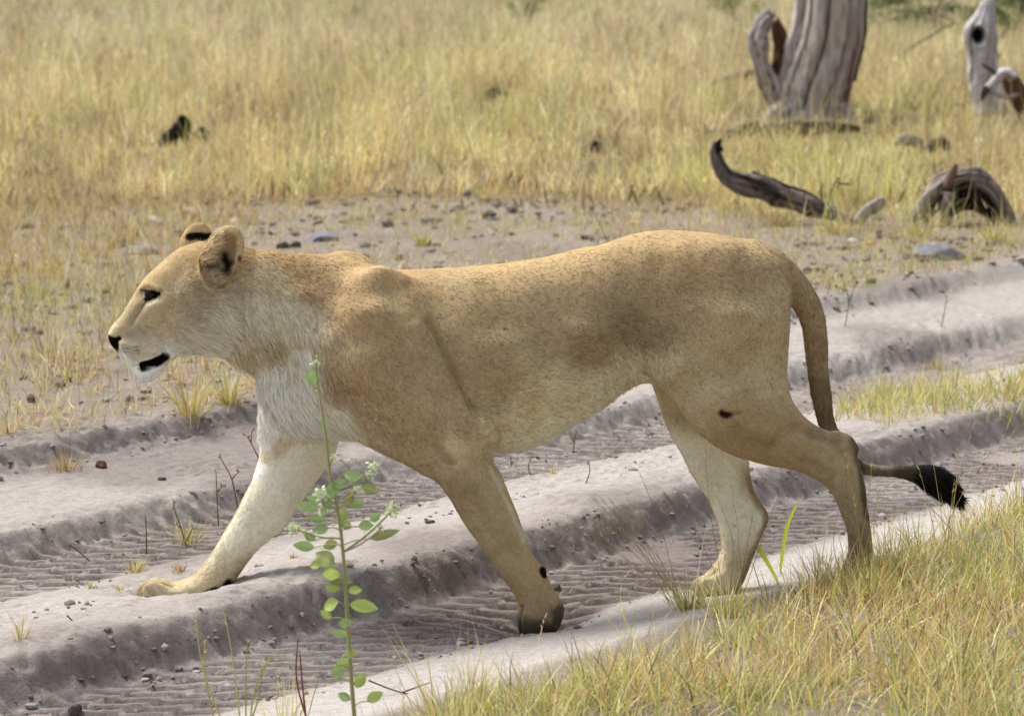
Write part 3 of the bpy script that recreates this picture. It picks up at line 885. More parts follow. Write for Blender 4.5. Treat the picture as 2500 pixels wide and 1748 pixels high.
def spaced(a, b, d):
    return np.arange(a, b, d)
xs_f = spaced(-1.85, 1.9, .0108)
gx = [xs_f[-1]]; st = .0085
while gx[-1] < 600: st = min(st * 1.13, 60); gx.append(gx[-1] + st)
gxl = [xs_f[0]]; st = .0085
while gxl[-1] > -600: st = min(st * 1.13, 60); gxl.append(gxl[-1] - st)
XS = np.concatenate([gxl[:0:-1], xs_f, gx[1:]])
ys_f = spaced(-1.35, 2.2, .0085)
gy = [ys_f[-1]]; st = .0085
while gy[-1] < 1500: st = min(st * 1.013 if gy[-1] < 12 else st * 1.1, 90); gy.append(gy[-1] + st)
gyl = [ys_f[0]]; st = .0085
while gyl[-1] > -60: st = st * 1.2; gyl.append(gyl[-1] - st)
YS = np.concatenate([gyl[:0:-1], ys_f, gy[1:]])
GXX, GYY = np.meshgrid(XS, YS, indexing='ij')
ZG = ground_height(GXX.ravel(), GYY.ravel()).reshape(GXX.shape)
nx_, ny_ = GXX.shape
ii = np.arange(nx_ * ny_).reshape(nx_, ny_)
gq = np.stack([ii[:-1, :-1], ii[1:, :-1], ii[1:, 1:], ii[:-1, 1:]], -1).reshape(-1, 4)
x_, y_ = GXX.ravel(), GYY.ravel()
_, a_, p_, pw_ = base_height(x_, y_)
sandc = srgb(164, 158, 153); pale = srgb(180, 175, 171); soil = srgb(122, 111, 98); damp = srgb(112, 104, 102); litter = srgb(112, 95, 70)
intrack = sstep(2.25, 1.9, pw_ + .3 * (fbm(x_ * 1.5, y_ * 1.5, None, 3) - .5)) * sstep(-.75, -.45, pw_ + .25 * (fbm(x_ * 2, y_ * 2 + 8, None, 3) - .5))
farp = sstep(8.2, 10.2, y_ + 1.5 * (fbm(x_ * .8, y_ * .8, None, 2) - .5))
n_ = fbm(x_ * 3, y_ * 3, None, 4)[:, None]
dm = sstep(.46, .66, fbm(x_ * 1.3 + 20, y_ * 1.3, None, 4))[:, None]
gc = soil * (1 - n_ * .5) + sandc * n_ * .5
gc = gc * (1 - intrack[:, None]) + (sandc * (1 - dm * .6) + damp * dm * .6) * intrack[:, None]
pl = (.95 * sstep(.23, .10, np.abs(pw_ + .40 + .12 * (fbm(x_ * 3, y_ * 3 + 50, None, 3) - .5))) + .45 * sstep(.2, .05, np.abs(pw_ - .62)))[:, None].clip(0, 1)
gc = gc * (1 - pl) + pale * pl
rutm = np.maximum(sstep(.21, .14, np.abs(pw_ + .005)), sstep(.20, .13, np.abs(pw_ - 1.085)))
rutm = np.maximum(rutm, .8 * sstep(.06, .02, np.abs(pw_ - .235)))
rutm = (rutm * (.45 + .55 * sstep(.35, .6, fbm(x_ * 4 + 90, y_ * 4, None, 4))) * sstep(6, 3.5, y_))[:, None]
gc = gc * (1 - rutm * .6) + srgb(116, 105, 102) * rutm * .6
gc = gc * (1 - farp[:, None]) + litter * farp[:, None]
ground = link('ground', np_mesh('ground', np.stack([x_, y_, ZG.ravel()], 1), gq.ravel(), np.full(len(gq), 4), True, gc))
tag(ground, kind='structure')
def ground_material():
    m = material('sand', .95, .08)
    nt = m.node_tree; N_, L_ = nt.nodes, nt.links
    b = N_['Principled BSDF']
    at = N_.new('ShaderNodeAttribute'); at.attribute_name = 'Col'
    tc = N_.new('ShaderNodeTexCoord')
    n1 = N_.new('ShaderNodeTexNoise'); n1.inputs['Scale'].default_value = 38; n1.inputs['Detail'].default_value = 8; n1.inputs['Roughness'].default_value = .75
    n2 = N_.new('ShaderNodeTexNoise'); n2.inputs['Scale'].default_value = 210; n2.inputs['Detail'].default_value = 4
    L_.new(tc.outputs['Object'], n1.inputs['Vector']); L_.new(tc.outputs['Object'], n2.inputs['Vector'])
    r1 = N_.new('ShaderNodeValToRGB'); r1.color_ramp.elements[0].position = .30; r1.color_ramp.elements[0].color = (.70, .68, .68, 1); r1.color_ramp.elements[1].position = .62; r1.color_ramp.elements[1].color = (1.06, 1.05, 1.05, 1)
    L_.new(n1.outputs['Fac'], r1.inputs['Fac'])
    r2 = N_.new('ShaderNodeValToRGB'); r2.color_ramp.elements[0].position = .30; r2.color_ramp.elements[0].color = (.5, .47, .46, 1); r2.color_ramp.elements[1].position = .42; r2.color_ramp.elements[1].color = (1, 1, 1, 1)
    L_.new(n2.outputs['Fac'], r2.inputs['Fac'])
    mx = N_.new('ShaderNodeMix'); mx.data_type = 'RGBA'; mx.blend_type = 'MULTIPLY'; mx.inputs[0].default_value = 1
    L_.new(at.outputs['Color'], mx.inputs[6]); L_.new(r1.outputs['Color'], mx.inputs[7])
    mx2 = N_.new('ShaderNodeMix'); mx2.data_type = 'RGBA'; mx2.blend_type = 'MULTIPLY'; mx2.inputs[0].default_value = .8
    L_.new(mx.outputs[2], mx2.inputs[6]); L_.new(r2.outputs['Color'], mx2.inputs[7])
    L_.new(mx2.outputs[2], b.inputs['Base Color'])
    bp = N_.new('ShaderNodeBump'); bp.inputs['Strength'].default_value = .7; bp.inputs['Distance'].default_value = .01
    L_.new(n1.outputs['Fac'], bp.inputs['Height'])
    bp2 = N_.new('ShaderNodeBump'); bp2.inputs['Strength'].default_value = .5; bp2.inputs['Distance'].default_value = .003
    L_.new(n2.outputs['Fac'], bp2.inputs['Height']); L_.new(bp.outputs[0], bp2.inputs['Normal'])
    L_.new(bp2.outputs[0], b.inputs['Normal'])
    return m
ground.data.materials.append(ground_material())

def gh(x, y, fine=False):
    x = np.atleast_1d(np.asarray(x, float)); y = np.atleast_1d(np.asarray(y, float))
    return ground_height(x, y, fine)

def on_ground(px, py):
    """pixel -> point on the ground surface"""
    px = np.atleast_1d(np.asarray(px, float)); py = np.atleast_1d(np.asarray(py, float))
    z = np.zeros(len(px))
    for _ in range(6):
        P = at_z(px, py, z)
        z = gh(P[:, 0], P[:, 1], True)
    P[:, 2] = z
    return P

def in_poly(poly, X, Y):
    ins = np.zeros(X.shape, bool); N_ = len(poly)
    for i in range(N_):
        ax, ay = poly[i]; bx, by = poly[(i + 1) % N_]
        c = ((ay > Y) != (by > Y))
        ins ^= c & (X < (bx - ax) * (Y - ay) / ((by - ay) if by != ay else 1e-9) + ax)
    return ins

# ------------------------------------------------------------------ grass
def leaf_material(name, trans=.35, rough=.6):
    m = bpy.data.materials.new(name); m.use_nodes = True
    nt = m.node_tree; N_, L_ = nt.nodes, nt.links
    N_.remove(N_['Principled BSDF'])
    out = N_['Material Output']
    at = N_.new('ShaderNodeAttribute'); at.attribute_name = 'Col'
    d = N_.new('ShaderNodeBsdfDiffuse'); t = N_.new('ShaderNodeBsdfTranslucent'); g = N_.new('ShaderNodeBsdfGlossy')
    g.inputs['Roughness'].default_value = .45; g.inputs['Color'].default_value = (1, 1, 1, 1)
    L_.new(at.outputs['Color'], d.inputs['Color']); L_.new(at.outputs['Color'], t.inputs['Color'])
    m1 = N_.new('ShaderNodeMixShader'); m1.inputs[0].default_value = trans
    m2 = N_.new('ShaderNodeMixShader'); m2.inputs[0].default_value = .03
    L_.new(d.outputs[0], m1.inputs[1]); L_.new(t.outputs[0], m1.inputs[2])
    L_.new(m1.outputs[0], m2.inputs[1]); L_.new(g.outputs[0], m2.inputs[2])
    L_.new(m2.outputs[0], out.inputs['Surface'])
    return m
grass_mat = leaf_material('grass_blades')

STRAW = np.array([srgb(*c) for c in ((220,196,128),(232,216,166),(196,152,88),(214,198,116),(190,190,100),(146,160,84),(128,102,70),(182,166,134))])
def pick_colors(n, w, jitter=.16, r=rng):
    w = np.asarray(w, float); w = w / w.sum(-1, keepdims=True)
    if w.ndim == 1:
        k = r.choice(len(STRAW), n, p=w)
    else:
        k = (np.cumsum(w, 1) < r.random((n, 1))).sum(1).clip(0, len(STRAW) - 1)
    c = STRAW[k] * (1 + r.normal(0, jitter, (n, 1))) * (1 + r.normal(0, .06, (n, 3)))
    lum_ = c.mean(1, keepdims=True); c = lum_ + (c - lum_) * .95
    return np.clip(c, .01, .85)

def blades(P, H, az, lean, bend, W, colr, seg=2, r=rng):
    """ribbon blades: roots P, height H, lean direction az, lean and extra bend in radians, half width W"""
    n = len(P)
    d = np.stack([np.cos(az), np.sin(az), np.zeros(n)], 1)
    rot = r.uniform(0, np.pi, n)
    s = np.stack([np.cos(rot), np.sin(rot), np.zeros(n)], 1)
    pos = P.copy(); lv = []
    for i in range(seg + 1):
        t = i / seg
        wd = W * (1 - t) ** .7 if i < seg else np.zeros(n)
        lv.append((pos.copy(), wd * (.75 if i == 0 else 1)))
        ang = np.clip(lean + bend * (t + .5 / seg), -2.6, 2.6)
        step = np.sin(ang)[:, None] * d + np.cos(ang)[:, None] * np.array([0, 0, 1.0])
        pos = pos + step * (H / seg)[:, None]
    vs_ = []
    for i, (p, wd) in enumerate(lv):
        if i < seg:
            vs_ += [p - s * wd[:, None], p + s * wd[:, None]]
        else:
            vs_.append(p)
    nv = len(vs_)
    VV = np.stack(vs_, 1).reshape(-1, 3)
    k = np.arange(n)[:, None] * nv
    fs = []; sz_ = []
    for i in range(seg - 1):
        fs.append(k + np.array([2 * i, 2 * i + 1, 2 * i + 3, 2 * i + 2])); sz_.append(4)
    fs.append(k + np.array([2 * seg - 2, 2 * seg - 1, 2 * seg])); sz_.append(3)
    F_ = np.concatenate(fs, 1).ravel(); S_ = np.tile(sz_, n)
    CC = np.repeat(colr[:, None, :], nv, 1)
    return VV, F_, S_, CC.reshape(-1, 3)

def join(parts_):
    off = 0; Vs, Fs, Ss, Cs = [], [], [], []
    for v, f_, s, c in parts_:
        Vs.append(v); Fs.append(f_ + off); Ss.append(s); Cs.append(c); off += len(v)
    return np.concatenate(Vs), np.concatenate(Fs), np.concatenate(Ss), np.concatenate(Cs)

def grass_object(name, parts_, label=None, cat=None, kind='stuff', group=None, origin=None):
    v, f_, s, c = join(parts_)
    if origin is not None:
        v = v - np.asarray(origin)
    o = link(name, np_mesh(name, v, f_, s, True, c), grass_mat)
    if origin is not None: o.location = origin
    return tag(o, label, cat, group, kind)

# --- the field beyond the track
def scatter_fan(D0, D1, dens, marg=1.14):
    """random ground points over the ground between two distances from the viewpoint's foot"""
    hw = IMG_W / 2 / FPX * marg
    A = hw * (D1 ** 2 - D0 ** 2)
    n = int(A * dens)
    D = np.sqrt(rng.uniform(D0 ** 2, D1 ** 2, n))
    x = rng.uniform(-1, 1, n) * (hw * D + .3)
    # wings of thinner growth on both sides
    nw = int(n * .32)
    Dw = np.sqrt(rng.uniform(D0 ** 2, D1 ** 2, nw))
    xw = (hw * Dw + .3) * (1 + rng.random(nw) * .75) * rng.choice([-1, 1], nw)
    return np.concatenate([x, xw]), np.concatenate([D, Dw]) + CAM_Y

LOW_SPOTS = []
for px_, py_, rx_, ry_ in ((440, 352, .45, 2.0), (1990, 300, .9, 1.4), (1900, 345, .9, .9), (1215, 250, .3, 1.2), (1450, 372, .25, 1.0), (2400, 290, .45, 1.5), (2260, 376, .4, .9)):
    q_ = on_ground(px_, py_)[0]; LOW_SPOTS.append((q_[0], q_[1] - ry_ * .5, rx_, ry_))
field = []
for D0, D1, dens, wmul in ((13.2, 20, 1050, 1.0), (20, 27, 640, 1.25), (27, 40, 270, 1.7), (40, 62, 100, 2.5), (62, 120, 17, 5.0)):
    x, y = scatter_fan(D0, D1, dens)
    # ragged near edge of the field
    edge = np.interp(x, [-4, -1.5, 0, .8, 1.6, 2.6, 4], [8.9, 9.3, 9.6, 8.7, 7.3, 6.8, 6.2]) + 1.5 * (fbm(x * .9 + 2, y * .5 + 1, None, 3) - .5)
    cl = fbm(x * 2.8, y * 1.5, None, 3)
    keep = (y > edge + rng.exponential(.4, len(x))) & (rng.random(len(x)) < .22 + 1.3 * sstep(.36, .62, cl))
    # thinner round the dead wood
    x, y = x[keep], y[keep]; cl = cl[keep]; n = len(x)
    hue = fbm(x * .9 + 9, y * .5 + 2, None, 4); hue2 = fbm(x * 2.6 + 30, y * 1.3, None, 3)
    w = np.stack([.30 + 0 * x, .26 + .5 * sstep(.5, .3, hue2), .10 + .55 * sstep(.56, .72, hue2), .26 + 0 * x, .06 + 1.0 * sstep(.48, .68, hue), .015 + .45 * sstep(.58, .74, hue), .07 + .3 * sstep(.6, .75, hue2), .16 + .25 * sstep(.5, .3, hue)], 1)
    c = pick_colors(n, w, .24) * (.82 + .62 * sstep(.3, .7, fbm(x * 3.3 + 61, y * 1.6 + 8, None, 3)))[:, None]
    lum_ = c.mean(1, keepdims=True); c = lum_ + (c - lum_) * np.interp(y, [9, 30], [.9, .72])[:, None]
    H = rng.uniform(.10, .34, n) * (.40 + 1.15 * sstep(.3, .68, cl)) * np.clip(.75 + (y - 9) * .045, .75, 1.15)
    tall = rng.random(n) < .05
    H[tall] *= rng.uniform(1.3, 1.9, tall.sum())
    for (sx, sy, rx_, ry_) in LOW_SPOTS:          # trampled, short grass round the dead wood
        H = H * (1 - .78 * np.exp(-((x - sx) / rx_) ** 2 - ((y - sy) / ry_) ** 2))
    P = np.stack([x, y, gh(x, y) - .01], 1)
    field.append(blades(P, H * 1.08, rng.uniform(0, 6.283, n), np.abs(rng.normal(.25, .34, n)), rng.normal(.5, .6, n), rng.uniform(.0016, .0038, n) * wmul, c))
    # seed heads: short thick tufts on top of some stalks
    m = rng.random(n) < .10
    if D1 <= 40:
        P2 = P[m].copy(); P2[:, 2] += H[m] * .72
        field.append(blades(P2, rng.uniform(.03, .07, m.sum()), rng.uniform(0, 6.283, m.sum()), rng.uniform(0, .8, m.sum()), rng.uniform(-.2, .6, m.sum()), rng.uniform(.004, .007, m.sum()) * wmul, c[m] * .95))
x, y = scatter_fan(14.5, 30, 11)
k = y > 8.9 + .5 * np.abs(x) * 0
x, y = x[k], y[k]; n = len(x)
P = np.stack([x, y, gh(x, y)], 1)
field.append(blades(P, rng.uniform(.3, .62, n), rng.uniform(0, 6.283, n), np.abs(rng.normal(.1, .12, n)), rng.normal(.15, .2, n), rng.uniform(.003, .0055, n), pick_colors(n, [.3, .6, .2, .2, .25, .05, .2, .2], .2), 3))
# dark dead leaves low in the sward
x, y = scatter_fan(13.6, 26, 60)
k = (y > 8.4) & (fbm(x * 2.2 + 33, y * 1.4, None, 2) > .52)
x, y = x[k], y[k]; n = len(x)
P = np.stack([x, y, gh(x, y) + .02], 1)
field.append(blades(P, rng.uniform(.05, .16, n), rng.uniform(0, 6.283, n), np.abs(rng.normal(.7, .4, n)), rng.normal(.3, .3, n), rng.uniform(.006, .014, n), srgb(104, 80, 56) * rng.uniform(.6, 1.5, (n, 1))))
grass_object('field_grass', field, 'tall dry yellow-green grass covering the field beyond the track', 'grass')

# --- patchy low growth between the far rut and the field
def tufts(x, y, nb, hmin, hmax, w, spread=.03, lean=.35, wid=(.0012, .0026), seg=2, jit=.16):
    n = int(nb.sum()) if hasattr(nb, 'sum') else len(x) * nb
    idx_ = np.repeat(np.arange(len(x)), nb)
    n = len(idx_)
    sc_ = rng.uniform(.6, 1.25, len(x))[idx_]
    rr = np.abs(rng.normal(0, spread, n)) * sc_; an = rng.uniform(0, 6.283, n)
    px_, py_ = x[idx_] + rr * np.cos(an), y[idx_] + rr * np.sin(an)
    H = rng.uniform(hmin, hmax, n) * sc_
    c = pick_colors(n, w if np.ndim(w) == 1 else w[idx_], jit)
    P = np.stack([px_, py_, gh(px_, py_, True) - .006], 1)
    return blades(P, H, an + rng.normal(0, .5, n), np.abs(rng.normal(lean, .25, n)), rng.normal(.45, .45, n), rng.uniform(*wid, n), c, seg)

mid = []
x, y = scatter_fan(8.6, 16.9, 100)
pq = x * TN[0] + y * TN[1]
cl = fbm(x * 1.1 + 3, y * .9, None, 3)
pxy = project(np.stack([x, y, np.zeros(len(x))], 1))
leftpatch = sstep(760, 420, pxy[:, 0]) * sstep(1060, 980, pxy[:, 1]) * sstep(470, 560, pxy[:, 1])
prob = .3 + .8 * sstep(.40, .64, cl) + .7 * leftpatch
prob *= sstep(1.95, 2.15, pq + .2 * (cl - .5))
keep = rng.random(len(x)) < prob
x, y = x[keep], y[keep]; leftpatch = leftpatch[keep]
gr = sstep(.45, .7, fbm(x * .9 + 40, y * .9, None, 2))
w = np.stack([.28 + 0 * x, .26 + 0 * x, .16 + 0 * x, .16 + 0 * x, .06 + .55 * gr, .03 + .55 * gr, .22 + .2 * leftpatch, .28 + 0 * x], 1)
mid.append(tufts(x, y, rng.integers(5, 15, len(x)), .03, .13, w, .035))
k = leftpatch > .4
mid.append(tufts(x[k], y[k], rng.integers(3, 8, k.sum()), .08, .27, w[k], .05, .2))
# flat litter: fallen straws and bits
x, y = scatter_fan(8.4, 16.9, 420)
pq = x * TN[0] + y * TN[1]
keep = (pq > 2.0) & (rng.random(len(x)) < .2 + .9 * sstep(.4, .65, fbm(x * 1.3 + 70, y * 1.1, None, 3)))
x, y = x[keep], y[keep]; n = len(x)
P = np.stack([x, y, gh(x, y, True) + .006], 1)
mid.append(blades(P, rng.uniform(.02, .13, n), rng.uniform(0, 6.283, n), np.full(n, 1.48), rng.normal(0, .1, n), rng.uniform(.0015, .0042, n), pick_colors(n, [.24,.3,.14,.08,.02,.01,.3,.3], .2)))
grass_object('patchy_grass', mid, 'patchy dry tufts and straw on bare soil between track and field', 'grass')

# --- crumbs and clods of soil
def crumbs(x, y, size, colr, sink=.3):
    n = len(x)
    ico = np.array([(0,0,1),(.894,0,.447),(.276,.851,.447),(-.724,.526,.447),(-.724,-.526,.447),(.276,-.851,.447),(.724,.526,-.447),(-.276,.851,-.447),(-.894,0,-.447),(-.276,-.851,-.447),(.724,-.526,-.447)])
    fc = np.array([(0,1,2),(0,2,3),(0,3,4),(0,4,5),(0,5,1),(1,6,2),(2,7,3),(3,8,4),(4,9,5),(5,10,1),(2,6,7),(3,7,8),(4,8,9),(5,9,10),(1,10,6)])
    v = ico[None] * rng.uniform(.6, 1.25, (n, 11, 1)) * (size[:, None] * np.stack([rng.uniform(.7, 1.3, n), rng.uniform(.7, 1.3, n), rng.uniform(.45, .8, n)], 1))[:, None, :]
    an = rng.uniform(0, 6.283, n); ca, sa = np.cos(an)[:, None], np.sin(an)[:, None]
    v = np.stack([v[..., 0] * ca - v[..., 1] * sa, v[..., 0] * sa + v[..., 1] * ca, v[..., 2]], -1)
    v = v + np.stack([x, y, gh(x, y, True) + size * sink], 1)[:, None, :]
    f_ = (np.arange(n)[:, None, None] * 11 + fc[None]).ravel()
    return v.reshape(-1, 3), f_, np.full(n * 15, 3), np.repeat(colr, 11, 0)
cr = []
x, y = scatter_fan(8.4, 17, 90)
k = (x * TN[0] + y * TN[1] > 1.9) & (rng.random(len(x)) < .15 + sstep(.45, .65, fbm(x * 1.6 + 15, y * 1.2 + 4, None, 3)))
x, y = x[k], y[k]; n = len(x)
cr.append(crumbs(x, y, rng.lognormal(-4.35, .5, n).clip(.005, .045), srgb(128, 118, 110) * rng.uniform(.45, 1.5, (n, 1))))
n = 3400
al = rng.uniform(-2.2, 4.5, n); pp = rng.choice([.16, .21, .25, -.17, -.21, 1.2, 1.25, 1.30, 1.93, 1.99, 2.05, .9, .0, 1.1, .6], n) + rng.normal(0, .03, n)
x = al * TD[0] + pp * TN[0]; y = al * TD[1] + pp * TN[1]
k = fbm(al * 3, pp * 8, None, 2) > .46
x, y = x[k], y[k]; n = len(x)
cr.append(crumbs(x, y, rng.lognormal(-5.3, .45, n).clip(.002, .016), srgb(140, 131, 128) * rng.uniform(.5, 1.4, (n, 1))))
v_, f_, s_, c_ = join(cr)
so = link('soil_crumbs', np_mesh('soil_crumbs', v_, f_, s_, False, c_), material('crumb', .95, .05, attr='Col'))
tag(so, 'crumbs and clods of grey soil scattered over ruts and bare ground', 'soil', None, 'stuff')

# --- strip of green grass on the hump between the ruts, at the right
strip = []
poly = [(p[0], p[1]) for p in at_z(np.array([1990., 2100, 2500, 2560, 2560, 2300, 2040]), np.array([1010., 960, 900, 900, 1000, 1020, 1075]), .07)]
bx = np.array(poly)
x = rng.uniform(bx[:, 0].min(), bx[:, 0].max(), 1500); y = rng.uniform(bx[:, 1].min(), bx[:, 1].max(), 1500)
keep = in_poly(poly, x, y) & (rng.random(1500) < .06 + .42 * sstep(.42, .62, fbm(x * 3, y * 3, None, 2)))
x, y = x[keep], y[keep]
strip.append(tufts(x, y, rng.integers(5, 14, len(x)), .04, .13, np.array([.3,.4,.05,.25,.4,.4,.06,.2]), .035))
grass_object('strip_grass', strip, 'short green grass on the sand hump behind the tail', 'grass')

# --- near verge, right and bottom
verge = []
VP = [(1000,1800),(1060,1735),(1160,1705),(1280,1690),(1420,1650),(1560,1600),(1680,1560),(1780,1530),(1880,1490),(1960,1440),(2060,1385),(2200,1330),(2330,1260),(2520,1190),(2700,1150),(2900,1150),(2900,2000),(900,2000)]
vp = at_z(np.array([p[0] for p in VP], float), np.array([p[1] for p in VP], float), .1)
poly = [(p[0], p[1]) for p in vp]; bx = np.array(poly)
def verge_points(n0):
    x = rng.uniform(bx[:, 0].min(), bx[:, 0].max(), n0); y = rng.uniform(max(bx[:, 1].min(), -2.0), bx[:, 1].max(), n0)
    k = in_poly(poly, x + .05 * (fbm(x * 6, y * 6, None, 2) - .5), y + .12 * (fbm(x * 5 + 4, y * 5, None, 2) - .5))
    return x[k], y[k]
x, y = verge_points(5200)
gq2 = fbm(x * 2.6 + 12, y * 2.6, None, 3)
cl = fbm(x * 3.2, y * 3.2 + 60, None, 3)
k = rng.random(len(x)) < .22 + .9 * sstep(.34, .58, cl)
x, y, gq2 = x[k], y[k], gq2[k]
gr = sstep(.46, .66, gq2)
dry = sstep(.52, .34, gq2)
w = np.stack([.30 + .15 * dry, .36 + 0 * x, .06 + .18 * dry, .22 + 0 * x, .16 + .5 * gr, .12 + .55 * gr, .08 + .1 * dry, .2 + 0 * x], 1)
verge.append(tufts(x, y, rng.integers(6, 20, len(x)), .035, .145, w, .04, .5, (.0011, .0025), 3))
x2, y2 = verge_points(620)
gw = np.array([.3,.45,.06,.2,.16,.1,.06,.2])
verge.append(tufts(x2, y2, rng.integers(2, 7, len(x2)), .12, .25, gw, .03, .3, (.0010, .0022), 4))
x3, y3 = verge_points(5200)
P = np.stack([x3, y3, gh(x3, y3, True) + .004], 1)
verge.append(blades(P, rng.uniform(.02, .14, len(x3)), rng.uniform(0, 6.283, len(x3)), np.abs(rng.normal(1.36, .2, len(x3))), rng.normal(.1, .2, len(x3)), rng.uniform(.0008, .0024, len(x3)), pick_colors(len(x3), [.3,.3,.25,.08,.03,.02,.25,.2], .18), 3))
# seed stalks
x4, y4 = verge_points(200)
n = len(x4); H = rng.uniform(.12, .26, n); az = rng.uniform(0, 6.283, n); ln = np.abs(rng.normal(.18, .14, n))
P = np.stack([x4, y4, gh(x4, y4, True)], 1); c = pick_colors(n, [.4,.4,.1,.2,.1,.05,.08,.1], .1)
verge.append(blades(P, H, az, ln, np.zeros(n), np.full(n, .0009), c, 3))
tipd = np.stack([np.sin(ln) * np.cos(az), np.sin(ln) * np.sin(az), np.cos(ln)], 1)
for q_ in range(5):
    verge.append(blades(P + tipd * (H * (.70 + .06 * q_))[:, None], rng.uniform(.008, .02, n), rng.uniform(0, 6.283, n), rng.uniform(.2, .7, n), np.zeros(n), np.full(n, .0016), c * 1.05))
grass_object('verge_grass', verge, 'short mixed green and straw grass on the near verge behind the lioness', 'grass')
# ------------------------------------------------------------------ dead wood
def wood_material():
    m = material('weathered_wood', .9, .1)
    nt = m.node_tree; N_, L_ = nt.nodes, nt.links
    b = N_['Principled BSDF']
    at = N_.new('ShaderNodeAttribute'); at.attribute_name = 'Col'
    tc = N_.new('ShaderNodeTexCoord')
    mp = N_.new('ShaderNodeMapping'); mp.inputs['Scale'].default_value = (1, 1, .18)
    L_.new(tc.outputs['Object'], mp.inputs['Vector'])
    n1 = N_.new('ShaderNodeTexNoise'); n1.inputs['Scale'].default_value = 30; n1.inputs['Detail'].default_value = 6
    L_.new(mp.outputs[0], n1.inputs['Vector'])
    r1 = N_.new('ShaderNodeValToRGB'); r1.color_ramp.elements[0].position = .32; r1.color_ramp.elements[0].color = (.45, .42, .42, 1); r1.color_ramp.elements[1].position = .6; r1.color_ramp.elements[1].color = (1.05, 1.05, 1.05, 1)
    L_.new(n1.outputs['Fac'], r1.inputs['Fac'])
    mx = N_.new('ShaderNodeMix'); mx.data_type = 'RGBA'; mx.blend_type = 'MULTIPLY'; mx.inputs[0].default_value = .8
    L_.new(at.outputs['Color'], mx.inputs[6]); L_.new(r1.outputs['Color'], mx.inputs[7])
    L_.new(mx.outputs[2], b.inputs['Base Color'])
    bp = N_.new('ShaderNodeBump'); bp.inputs['Strength'].default_value = .8; bp.inputs['Distance'].default_value = .02
    L_.new(n1.outputs['Fac'], bp.inputs['Height']); L_.new(bp.outputs[0], b.inputs['Normal'])
    return m
wood_mat = wood_material()

